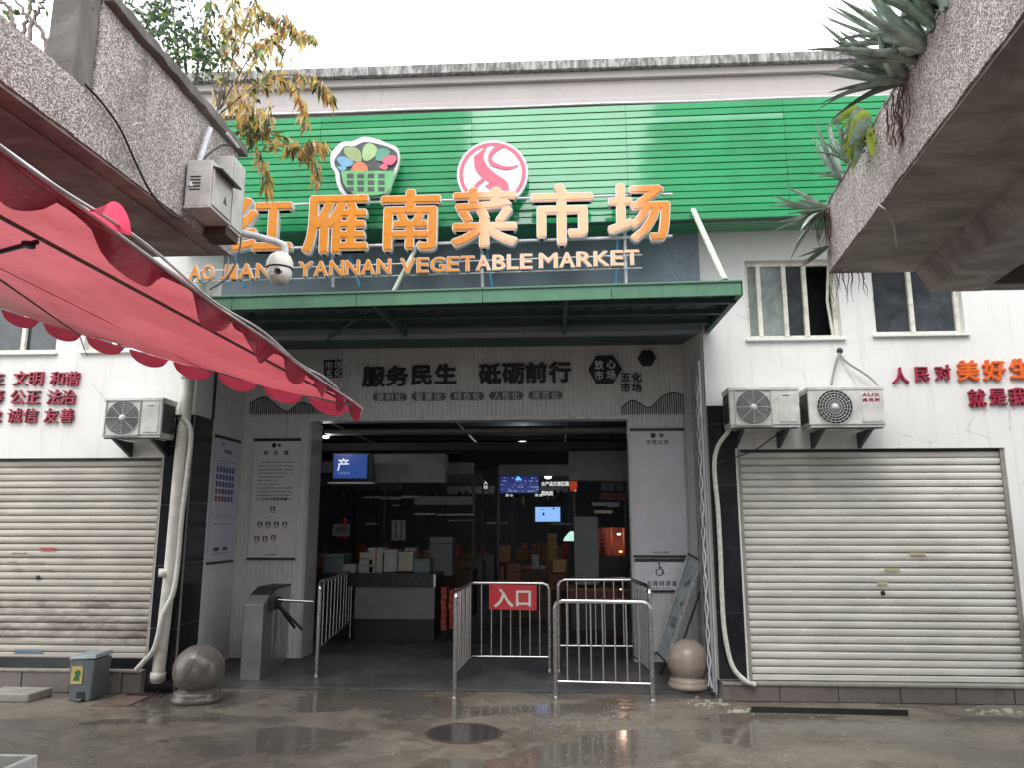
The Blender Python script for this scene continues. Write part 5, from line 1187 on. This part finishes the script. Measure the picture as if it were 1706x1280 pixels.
# ------------------------------------------------------------------ plants on the left balcony
def leafq(mb, p, d, l, w, rr, mi=0, droop=.4):
    d = d.normalized(); sd_ = d.cross(Vector((rr.uniform(-.5,.5), rr.uniform(-1,1), rr.uniform(-.3,.3)))).normalized()
    m1 = p + d*l*.45 + Vector((0,0,-droop*l*.1)); e = p + d*l + Vector((0,0,-droop*l*.45)); nn_ = sd_.cross(d).normalized()*w*.25
    mb.add([p, m1 - sd_*w + nn_, e, m1 + sd_*w + nn_, m1], [(0,1,4),(1,2,4),(2,3,4),(3,0,4)], True, mi)
sh = thing('leafy_shrub', 'dark green round leaved shrub rising behind the left balcony coping', 'shrub', onL(300,95,-.3))
rr = random.Random(41); mb = MB(); st = MB()
pxs = lambda px, py, Y: UY(px, py, Y)
for cx_, cy_, sx, sy, n in ((280,50,24,26,300),(325,78,22,20,240),(250,40,15,18,90),(345,108,14,12,90),(270,15,26,14,130),(215,10,14,10,40)):
    for i in range(n):
        Y = rr.uniform(4.4, 5.0); p = pxs(cx_+rr.gauss(0,sx), cy_+rr.gauss(0,sy), Y)
        leafq(mb, p, Vector((rr.gauss(0,1), rr.gauss(0,1), rr.gauss(0,.7))), rr.uniform(.025,.055), rr.uniform(.010,.020), rr, 0 if rr.random() < .88 else 1)
obj('foliage', mb, [m_lg, m_lb], sh)
for (x0,y0,x1,y1) in ((300,120,262,20),(310,125,300,30),(325,135,340,60),(290,112,235,20),(330,135,310,-10),(300,115,280,-20)):
    P = bez([pxs(x0,y0,4.75), pxs((x0+x1)/2+rr.uniform(-10,10),(y0+y1)/2,4.7), pxs(x1,y1,4.7)], 6); st.tube(P, [.009*(1-k/len(P)*.6) for k in range(len(P))], 5)
obj('stem', st, m_stem, sh)
nd = thing('yellowing_shrub', 'arching shrub with yellow and brown drooping leaves at the left balcony corner', 'shrub', onL(375,170,-.2))
mb = MB(); rr = random.Random(52)
stems = [[(362,180),(368,120),(372,60),(366,-10)],[(364,180),(385,110),(392,50),(388,0),(392,-30)],[(366,182),(400,140),(430,95),(432,70),(490,50),(525,62)],[(368,186),(405,160),(440,138),(470,128),(500,160),(508,200)],
         [(362,185),(372,140),(410,60),(440,20),(462,36)],[(366,190),(395,165),(445,130),(505,125),(535,140),(552,160)],[(400,205),(415,225),(430,250),(442,280),(448,312)],[(400,205),(430,215),(455,240),(490,245),(520,260),(530,300)],
         [(400,200),(440,215),(490,245),(520,236),(540,240)],[(364,180),(350,110),(345,50),(352,0)],[(372,185),(390,170),(405,190),(420,200),(440,215)],[(366,180),(420,90),(455,70),(475,28),(500,60)],[(365,182),(380,90),(420,10),(430,-20)]]
for si, P in enumerate(stems):
    Y = rr.uniform(5.0, 5.5) if si not in (6,7,8) else 5.35
    W3 = bez([UY(x, y, Y+.05*k) for k, (x, y) in enumerate(P)], 8)
    obj('stem', MB().tube(W3, [.006*(1-.7*k/len(W3)) for k in range(len(W3))], 5), m_stem, nd)
    n = len(W3)
    for k in range(int(n*.3), n):
        hang = k > n*.55
        if si in (0,1,9,12) and rr.random() < .35: continue
        for q in range(5 if hang else 3):
            mi = rr.choices([0,1,2,3,4], [.12,.12,.34,.16,.26] if si not in (0,9) else [.4,.3,.15,.1,.05])[0]
            d = Vector((rr.gauss(0,.45), rr.gauss(0,.5), -1 if hang else rr.uniform(-.8,.6)))
            leafq(mb, W3[k] + Vector((rr.gauss(0,.012), rr.gauss(0,.03), rr.gauss(0,.01))), d, rr.uniform(.06,.12), rr.uniform(.009,.018), rr, mi, .6)
for i in range(60):
    leafq(mb, UY(425+rr.gauss(0,14), 215+rr.gauss(0,7), 5.3), Vector((rr.gauss(0,1), rr.gauss(0,.4), rr.gauss(-.2,.4))), rr.uniform(.04,.09), rr.uniform(.012,.022), rr, rr.choice([0,0,1,3]), .5)
for cx_, cy_, sx, sy, n in ((402,168,20,20,150),(430,190,14,10,60),(385,60,14,35,70),(440,85,25,14,50)):
    for i in range(n): leafq(mb, UY(cx_+rr.gauss(0,sx), cy_+rr.gauss(0,sy), rr.uniform(5.0,5.4)), Vector((rr.gauss(0,.5), rr.gauss(0,.5), -.9)), rr.uniform(.04,.11), rr.uniform(.006,.015), rr, rr.choices([0,1,2,3,4], [.12,.1,.33,.13,.32])[0], .7)
obj('foliage', mb, [m_lg, m_lb, m_ly, m_lo, m_lp], nd)
tw = MB()
for i in range(34):
    p = UY(395+rr.gauss(0,28), 120+rr.gauss(0,45), rr.uniform(5.0,5.4)); q = [p]
    for k in range(5): q.append(q[-1] + Vector((rr.uniform(-.03,.05), rr.uniform(-.03,.03), rr.uniform(-.05,.04))))
    tw.tube(q, [.003,.0028,.0024,.002,.0015,.001], 4, False)
obj('twigs', tw, m_stem, nd, kind='stuff')
bt = thing('bare_branches', 'pale bare branches with a few green leaves at the top left corner', 'shrub', onL(60,80,-.4))
rr = random.Random(63)
for P in ([(30,70),(45,30),(60,-10)],[(48,85),(52,40),(70,5),(68,-15)],[(75,110),(85,60),(100,20),(112,-10)],[(80,95),(70,50),(40,20),(20,-10)],[(85,120),(95,75),(125,50),(160,12)],[(105,130),(112,90),(108,40),(118,10)],[(28,60),(18,20),(4,5),(-20,-5)],[(88,60),(110,52),(122,38)]):
    W3 = bez([UY(x, y, 3.5) for x, y in P], 7); obj('branch', MB().tube([p+Vector((rr.gauss(0,.006),rr.gauss(0,.006),rr.gauss(0,.004))) for p in W3], [.013*(1-.65*k/len(W3)) for k in range(len(W3))], 6), m_bark, bt)
mb = MB()
for cx_, cy_, n in ((122,20,26),(122,45,18),(95,95,20),(60,10,10),(112,115,14),(20,20,8)):
    for i in range(n): leafq(mb, UY(cx_+rr.gauss(0,9), cy_+rr.gauss(0,9), 3.55), Vector((rr.gauss(0,1), rr.gauss(0,1), rr.gauss(0,.7))), rr.uniform(.03,.06), rr.uniform(.012,.020), rr, rr.choice([0,1,1]))
obj('foliage', mb, [m_lg, m_lb], bt)
p = onL(312,100,-.28); tag(obj('plant_pot', MB().lathe((p.x, p.y, zcf-.25), [(.001,0),(.09,0),(.13,.22),(.14,.23),(.14,.27),(.12,.27),(.10,.22),(.001,.22)], 24), M('pink_pot', (.52,.28,.29), .6)), 'pink plant pot peeking over the left balcony coping', 'plant pot')
# ------------------------------------------------------------------ the market hall inside
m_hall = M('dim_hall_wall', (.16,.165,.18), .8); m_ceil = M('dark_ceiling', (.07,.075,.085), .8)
hall = thing('market_hall', 'dark interior of the market hall beyond the entrance', 'market hall', (-1, 16, RZ))
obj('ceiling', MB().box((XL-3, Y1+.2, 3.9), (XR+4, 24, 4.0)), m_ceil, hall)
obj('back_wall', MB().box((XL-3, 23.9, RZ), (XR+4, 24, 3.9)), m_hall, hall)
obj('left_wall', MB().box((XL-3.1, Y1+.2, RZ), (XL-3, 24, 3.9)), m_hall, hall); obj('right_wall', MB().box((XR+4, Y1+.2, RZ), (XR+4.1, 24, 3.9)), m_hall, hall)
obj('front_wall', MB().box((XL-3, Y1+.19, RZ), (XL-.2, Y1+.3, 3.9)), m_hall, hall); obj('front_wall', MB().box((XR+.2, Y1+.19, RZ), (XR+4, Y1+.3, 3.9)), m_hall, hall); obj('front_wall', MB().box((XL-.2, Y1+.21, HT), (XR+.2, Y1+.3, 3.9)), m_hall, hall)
def ibox(x0, y0, x1, y1, Y, D): a = UY(x0, y1, Y); b = UY(x1, y0, Y); return MB().box((a.x, Y, a.z), (b.x, Y+D, b.z))
obj('beam', ibox(540, 714, 1060, 723, 10.2, .25), M('pale_beam', (.26,.26,.25), .7), hall)
obj('beam', ibox(500, 736, 1100, 752, 11.6, .3), m_ceil, hall)
obj('bulkhead', ibox(622, 757, 742, 805, 11.5, .3), M('bulkhead_grey', (.27,.28,.28), .7), hall)
obj('bulkhead', ibox(948, 752, 1100, 801, 11.5, .3), M('bulkhead_grey', (.27,.28,.28), .7), hall)
obj('bulkhead', ibox(690, 828, 790, 842, 13.5, .3), M('bulkhead_grey', (.27,.28,.28), .7), hall)
obj('shelf_strip', ibox(546, 804, 622, 807, 11.0, .2), m_steel_w, hall)
obj('pillar', ibox(958, 862, 996, 975, 10.8, .3), M('pillar_grey', (.17,.185,.19), .6), hall)
LFL = ['leftmost unlit strip fitting below the grey bulkhead', 'second unlit strip fitting from the left below the grey bulkhead', 'short unlit strip fitting just left of the lower bulkhead piece', 'tiny unlit fitting lowest below the grey bulkhead',
 'left one of two long unlit strips under the lower bulkhead piece', 'right one of two long unlit strips under the lower bulkhead piece', 'small unlit strip lowest in the middle of the hall', 'medium unlit strip lowest in the middle of the hall', 'small unlit strip just above the sheet with red ribbon',
 'faint unlit strip left of the pale blue television', 'unlit strip under the pale blue television', 'uppermost left strip beside the grey pillar', 'uppermost right strip near the red stall', 'lowest pale strip above the red stall']
for (x0,y0,x1,y1,Y) in ((604,828,650,831,12),(635,829,665,833,12),(668,827,700,831,12.4),(652,842,664,844,12.6),(690,856,725,859,13),(728,857,790,860,13),(745,867,757,869,13.6),(760,867,792,869,13.6),(610,872,627,875,13),(810,871,845,874,14),(918,873,955,875,14.5),(987,838,1012,843,12.8),(1013,838,1032,845,12.8),(990,851,1020,856,13.2)):
    tag(obj('light_fitting', ibox(x0,y0,x1,y1,Y,.15), M('unlit_fitting', (.34,.36,.37), .5)), LFL.pop(0), 'light fitting', 'unlit strip light fittings hanging in the hall')
def lamp(name, label, px_, py_, Y, r, c_, e, cat='lamp'): p = UY(px_, py_, Y); return tag(obj(name, MB().lathe(p, [(.001,-r*.5),(r*.8,-r*.35),(r,0),(r*.8,r*.35),(.001,r*.5)], 16), emis('glow_%s' % name, c_, e)), label, cat)
lamp('ceiling_lamp', 'small bright white ceiling lamp at the upper left of the doorway', 543, 729, 10.6, .045, (1,1,1), 5)
lamp('strip_lamp', 'white lit lamp right of the big blue screen', 913, 796, 15, .07, (1,1,1), 4)
lamp('stall_bulb', 'pinkish glowing bulb in the red stall at the right', 1031, 891, 13, .035, (1,.75,.6), 3)
lamp('stall_ember', 'orange glow on the counter of the red stall', 1034, 920, 13, .03, (1,.5,.2), 3)
lamp('stall_spark', 'tiny warm light above the brown crates behind the right barrier', 1034, 983, 10.6, .012, (1,.8,.6), 5)
lamp('shop_light', 'tiny white light over the hanging papers', 958, 818, 13, .02, (1,.8,.7), 4)
ls = thing('lamp_shade', 'glowing pale green lamp shade beside the grey pillar', 'lamp', UY(953,897,12.5))
p = UY(953, 900, 12.5); obj('shade', MB().lathe(p, [(.14,-.02),(.12,.03),(.05,.11),(.02,.13)], 20), emis('glow_shade', (.55,.85,.72), .9), ls); obj('cord', MB().tube([p+Vector((0,0,.13)), p+Vector((0,0,.8))], .006, 5), m_dark, ls)
# screens
def screen(label, x0, y0, x1, y1, Y, c_, e):
    t = thing('wall_screen', label, 'screen', UY((x0+x1)/2, y1, Y)); obj('housing', ibox(x0-2, y0-2, x1+2, y1+2, Y+.01, .08), m_dark, t); obj('display', ibox(x0, y0, x1, y1, Y, .008), emis('display_%d' % x0, c_, e), t); return t
s1 = screen('blue screen showing a white character at the left of the hall', 555, 758, 612, 798, 11, (.02,.055,.24), .85)
obj('screen_edge', ibox(612, 758, 622, 803, 11.02, .05), m_dark, s1)
letters(s1, [('产',572,775,21,22)], 10.99, .002, emis('lit_text', (.8,.85,1), .75), bold=.02, n=4)
letters(s1, [(c, 565+i*5, 789, 3.2, 4.2) for i, c in enumerate('CHAN')], 10.99, .002, emis('lit_text2', (.5,.6,.9), .5), bold=0, em=False)
s2 = screen('wide dark blue data screen hanging in mid hall', 831, 783, 897, 822, 14, (.008,.018,.13), .9)
mb = MB(); rr = random.Random(77)
for k in range(90):
    x, y = rr.uniform(832, 895), rr.choice([785,788,793,798,803,809,813,817,820]); p = UY(x, y, 13.99); w = rr.uniform(.008,.05); mb.add([(p.x,p.y,p.z),(p.x+w,p.y,p.z),(p.x+w,p.y,p.z+.012),(p.x,p.y,p.z+.012)], [(0,1,2,3)])
obj('lit_data', mb, emis('lit_data_text', (.35,.5,.9), .6), s2, kind='stuff')
obj('lit_figure', MB().prism(poly_px([(863,790),(866,797),(870,801),(858,801),(861,796)], 13.985)[::-1], (0,-.002,0)), emis('lit_blue', (.1,.4,1), 1.3), s2); p = UY(850, 784.5, 13.985); obj('lit_title', MB().box(p, p+Vector((.28,.002,.016))), emis('lit_text', (.8,.85,1), .75), s2)
s3 = screen('pale blue lit television below the data screen', 892, 846, 933, 870, 15.5, (.22,.42,.95), 1.0)
for (x, y, w, h) in ((904,855,3,5),(921,847,2.5,3),(901,849,5,1)): obj('screen_figure', ibox(x, y, x+w, y+h, 15.49, .003), m_dark, s3)
# lit sign characters beside the screens
mb = MB()
for k, ch_ in enumerate('水产品交易区蔬菜肉类'):
    p = UY(905+(k % 7)*6.6, 807 if k < 7 else 823, 14.2); glyph_mb(ch_, .075, .085, .003, .03, 4, True, mb, (p.x, p.z), p.y)
for k, ch_ in enumerate('放心肉店'):
    p = UY(845+k*7 if k < 2 else 880+k*7, 826, 14.1); glyph_mb(ch_, .06, .05, .003, .03, 4, True, mb, (p.x, p.z), p.y)
tag(obj('lit_shop_lettering', mb, emis('lit_sign_white', (.9,.9,.9), .7)), 'small white lit characters around the data screen', 'lettering')
p = UY(809, 812, 13.5); mb = MB(); [glyph_mb(c_, .07, .06, .003, .04, 4, True, mb, (p.x, p.z+.07-.075*i), p.y) for i, c_ in enumerate('入口')]
tag(obj('lit_shop_lettering', mb, emis('lit_sign_white2', (.9,.9,.9), .8)), 'short vertical lit lettering left of the data screen', 'lettering')
m_cardb = M('brown_carton', (.22,.13,.06), .8)
m_redgoods = M('red_goods_tins', (.36,.05,.03), .5, var=.4, vs=25); m_brn = M('dim_red_brown', (.16,.05,.035), .6, var=.3, vs=20)
rr = random.Random(101)
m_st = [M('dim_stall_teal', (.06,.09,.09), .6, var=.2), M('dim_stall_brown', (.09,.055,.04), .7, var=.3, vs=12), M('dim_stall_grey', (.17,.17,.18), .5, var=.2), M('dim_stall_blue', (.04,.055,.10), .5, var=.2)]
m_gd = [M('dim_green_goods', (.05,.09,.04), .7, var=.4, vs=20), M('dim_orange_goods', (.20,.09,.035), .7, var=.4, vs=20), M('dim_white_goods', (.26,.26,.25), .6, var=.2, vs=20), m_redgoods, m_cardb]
nth = ['nearest left','nearest middle left','nearest middle','nearest right','second row left','second row middle left','second row middle','second row right','back row left','back row middle left','back row middle','back row right']
k_ = 0
for row, Y in enumerate((13.2, 16.4, 19.6)):
    for X in (-4.6, -2.2, -.35, 1.9):
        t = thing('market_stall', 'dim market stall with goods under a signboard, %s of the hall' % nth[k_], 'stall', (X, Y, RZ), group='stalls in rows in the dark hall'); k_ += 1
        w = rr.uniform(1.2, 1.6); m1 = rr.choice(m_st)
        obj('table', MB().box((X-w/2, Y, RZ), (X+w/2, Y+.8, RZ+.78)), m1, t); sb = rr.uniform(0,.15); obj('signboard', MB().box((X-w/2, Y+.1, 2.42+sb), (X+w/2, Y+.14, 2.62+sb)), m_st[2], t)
        for q in (-1, 1): obj('post', MB().box((X+q*w/2-.02, Y+.08, RZ+.78), (X+q*w/2+.02, Y+.12, 2.5)), m_dark, t)
        for n_ in range(9):
            x = X - w/2 + .08 + (w-.2)*n_/9; h = rr.uniform(.06, .34); obj('goods', MB().box((x, Y+.02+rr.uniform(0,.1), RZ+.785), (x+w/9*rr.uniform(.7,1), Y+.35, RZ+.785+h)), rr.choice(m_gd), t, bev=.01)
        for n_ in range(0 if (row == 0 and X in (-.35, -2.2)) else 5):
            x = X - w/2 + .1 + (w-.2)*rr.random(); h = rr.uniform(.12,.32); obj('hanging_goods', MB().lathe((x, Y+.05, 2.4-h), [(.001,0),(rr.uniform(.03,.06),h*.25),(.03,h*.7),(.005,h)], 8), rr.choice([m_dark, m_dark, m_cardb, m_st[1], m_gd[0]]), t)
for k in range(7):
    Y = 10.6 + k*1.7; obj('ceiling_duct', MB().tube([(-7, Y, 3.62), (5, Y, 3.62)], .05, 8), m_st[2], hall)
for k, X in enumerate((-4.2, -1.9, .2, 2.4)): obj('cable_tray', MB().box((X, Y1+.5, 3.45), (X+.12, 23, 3.5)), m_st[2], hall)
# counter and what stands on it
ct_ = thing('market_counter', 'long dark topped counter with pale front inside the doorway', 'counter', UY(660,1030,10.5))
a = UY(560, 978, 10.5); b = UY(727, 957, 10.5)
obj('counter_top', MB().box((a.x-.5, 10.5, a.z), (b.x, 11.3, b.z)), M('black_counter_top', (.02,.02,.025), .3), ct_, bev=.006)
obj('end_trim', ibox(722, 958, 726, 979, 10.485, .01), m_brush, ct_)
c = UY(590, 1032, 10.55); obj('front_panel', MB().box((c.x, 10.55, c.z), (UY(724,1000,10.55).x, 10.6, a.z-.002)), M('counter_front', (.21,.21,.21), .5), ct_)
obj('toe_base', MB().box((c.x, 10.62, RZ), (UY(724,1000,10.62).x, 11.2, a.z-.004)), m_dark, ct_)
m_fo = M('dim_foam_box', (.40,.41,.38), .6)
def crate(x0, y0, x1, y1, Y, D, m, label, name='foam_box', cat='box', tape=None, group='boxes on the counter'):
    t = thing(name, label, cat, UY((x0+x1)/2, y1, Y), group=group); obj('box_body', ibox(x0, y0+(y1-y0)*.16, x1, y1, Y, D), m, t, bev=.006); obj('box_lid', ibox(x0-.6, y0, x1+.6, y0+(y1-y0)*.15, Y-.01, D+.02), m, t, bev=.004)
    if tape: obj('tape', ibox((x0+x1)/2-1.5, y0-.3, (x0+x1)/2+2, y1-.5, Y-.013, .01), tape, t)
m_tape = M('yellow_tape', (.50,.42,.04), .4); m_tape2 = M('brown_tape', (.30,.12,.04), .4); m_bluegrey = M('blue_grey_tub', (.16,.20,.21), .5); m_cardb = M('brown_carton', (.22,.13,.06), .8)
crate(537, 925, 573, 957, 10.7, .4, m_bluegrey, 'large blue grey box at the left end of the counter')
crate(571, 942, 592, 957, 10.65, .25, m_fo, 'small pale box beside the blue grey one on the counter')
for i, (x0,y0,x1,y1,tp,lb_) in enumerate([(597,943,622,956,None,'lowest of the three small boxes at the left of the stack'),(598,932,621,942,None,'middle of the three small boxes at the left of the stack'),(599,922,616,931,None,'topmost of the three small boxes at the left of the stack'),(614,914,638,955,m_tape2,'tall upright foam box with brown tape'),(639,917,662,954,None,'plain upright foam box in the middle of the counter'),(663,921,688,953,m_tape,'upright foam box with yellow tape cross')]):
    crate(x0, y0, x1, y1, 10.72, .3, m_fo, lb_, tape=tp)
crate(689, 932, 716, 956, 10.8, .3, m_bluegrey, 'grey tub right of the taped foam boxes')
crate(716, 896, 754, 960, 11.2, .5, M('dark_tub', (.12,.135,.13), .6), 'tall dark bin standing at the right end of the counter', 'storage_bin', 'bin')
crate(674, 914, 692, 920, 10.8, .25, M('pinkish_bag', (.38,.30,.32), .7), 'flat pinkish packet lying on the foam boxes', 'packet', 'packet')
def paper(x0, y0, x1, y1, Y, label, dots=False, red=False):
    t = thing('hanging_sheet', label, 'paper', UY((x0+x1)/2, y1, Y)); obj('sheet', ibox(x0, y0, x1, y1, Y, .006), M('dim_paper', (.33,.33,.33), .7), t); mb = MB()
    if dots:
        for r_ in range(5):
            for c_ in range(2): p = UY(x0+(x1-x0)*(.3+.4*c_), y0+(y1-y0)*(.15+.17*r_), Y-.002); blob(mb, p.x, p.z, .022, p.y)
    else:
        a = UY(x0+3, y1-4, Y); b = UY(x1-3, y0+6, Y); textlines(mb, a.x, b.x, b.z, 6, (b.z-a.z)/6, .015, Y-.002, rnd)
    obj('print', mb, m_ink, t, kind='stuff')
    if red: obj('red_ribbon', MB().lathe(UY((x0+x1)/2+6, y0-3, Y), [(.001,-.04),(.06,-.02),(.02,.05),(.001,.06)], 8), m_red_sign, t); obj('red_border', ibox(x0+8, y1, x1-4, y1+4, Y, .006), m_red_sign, t)
paper(554, 874, 583, 894, 12, 'pale sheet with red ribbon hanging left in the hall', red=True)
paper(652, 868, 676, 901, 12.2, 'pale sheet with rows of dark dots hanging in the hall', dots=True)
def stack(label, x0, y0, x1, y1, Y, D, m, n, name='goods_stack', cat='goods'):
    t = thing(name, label, cat, UY((x0+x1)/2, y1, Y))
    for k in range(n):
        ya, yb = y0+(y1-y0)*k/n, y0+(y1-y0)*(k+1)/n-.6; q = rnd.uniform(-1,1); obj('packet', ibox(x0+q, ya, x1+q, yb, Y, D), m, t, bev=.004)
stack('tall stack of red and orange packets by the left end of the entrance barrier', 735, 980, 744, 1052, 10.4, .3, m_redgoods, 7)
stack('narrow second stack of red packets touching the barrier post', 748, 984, 756, 1050, 10.3, .3, m_redgoods, 6)
stack('dim red cartons standing behind the red entrance plate', 846, 940, 868, 985, 12, .4, m_brn, 3)
stack('dim brown cartons stacked behind the red cartons', 832, 910, 850, 938, 12.5, .4, m_cardb, 2)
stack('slim dim red column of packets right of the cartons', 834, 945, 840, 985, 11.9, .2, m_brn, 4)
stack('lantern like column of brown baskets near the lamp shade', 913, 890, 928, 935, 12.8, .2, m_cardb, 5)
stack('row of light brown goods on a red shelf near the pillar', 922, 935, 944, 955, 12.3, .3, M('tan_goods', (.42,.27,.13), .7, var=.4, vs=30), 2)
stack('dark red shelf of the stall under the tan goods', 914, 957, 944, 985, 12.4, .4, m_brn, 2)
sr = thing('red_stall', 'red lit stall with shelves at the right of the hall', 'stall', UY(1030,925,13.3))
m_stall = M('stall_red_board', (.38,.09,.06), .6, em=(.5,.06,.03), es=.0)
obj('back_board', ibox(998, 880, 1046, 926, 13.4, .1), m_stall, sr)
for k in range(5): obj('shelf', ibox(1001, 892+k*7, 1011, 893.5+k*7, 13.1, .25), m_brn, sr)
for x in (998, 1010, 1018, 1038): obj('post', ibox(x, 880, x+1.6, 926, 13.05, .05), m_brn, sr)
obj('counter', ibox(996, 928, 1047, 962, 13, .5), m_dark, sr)
pl_ = bpy.data.lights.new('stall_glow', 'POINT'); pl_.energy = 1.8; pl_.color = (1,.55,.4); pl_.shadow_soft_size = .04; po = bpy.data.objects.new('stall_glow', pl_); COL.objects.link(po); po.location = UY(1031, 893, 12.9)
pl_ = bpy.data.lights.new('ceiling_glow', 'POINT'); pl_.energy = 2.5; pl_.color = (1,.97,.92); pl_.shadow_soft_size = .06; po = bpy.data.objects.new('ceiling_glow', pl_); COL.objects.link(po); po.location = UY(543, 733, 10.5)
for k, (lx_, ly_, e_) in enumerate(((-3.2,12.2,6),(1.2,12.4,6),(-.8,18.2,16))):  # fill lamps added to lift the dark hall
    t = thing('hall_fill_lamp', ['added fill lamp far left in the hall','added fill lamp far right in the hall','added fill lamp at the back of the hall'][k], 'lamp', (lx_, ly_, 3.7), group='added fill lamps in the hall')
    obj('lamp_shade', MB().lathe((lx_,ly_,3.62), [(.10,0),(.03,.12),(.001,.13)], 14), m_dark, t); obj('bulb', MB().lathe((lx_,ly_,3.62), [(.001,-.03),(.03,0),(.001,.03)], 10), emis('glow_hall_fill', (.8,.9,1), 2), t)
    L_ = bpy.data.lights.new('hall_fill_glow', 'POINT'); L_.energy = e_; L_.color = (.82,.9,1); L_.shadow_soft_size = .1; q = bpy.data.objects.new('hall_fill_glow', L_); COL.objects.link(q); q.location = (lx_, ly_, 3.55)
wd = thing('wooden_counter', 'low brown counter behind the right barrier', 'counter', UY(1010,1000,10.9))
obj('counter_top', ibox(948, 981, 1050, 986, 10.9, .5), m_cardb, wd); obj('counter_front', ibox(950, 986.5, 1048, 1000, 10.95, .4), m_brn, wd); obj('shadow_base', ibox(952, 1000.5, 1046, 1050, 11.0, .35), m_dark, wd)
tag(obj('bench', ibox(955, 965, 1046, 969, 11.2, .3), M('dim_grey_top', (.16,.17,.18), .4)), 'grey bench top seen above the right barrier', 'bench')
obj('hanging_beam', ibox(1000, 822, 1046, 833, 12.9, .2), m_brn, hall); obj('hanging_beam', ibox(770, 752, 960, 778, 17, .2), m_ceil, hall)
tag(obj('red_lantern', MB().lathe(UY(955, 808, 12.9), [(.001,-.12),(.05,-.10),(.07,0),(.05,.10),(.001,.12)], 14), M('lantern_red', (.5,.06,.03), .5, em=(.6,.08,.03), es=.4)), 'small red lantern under the right bulkhead', 'lantern')
print('tris', sum(len(o.data.polygons)*2 for o in bpy.data.objects if o.type == 'MESH'))
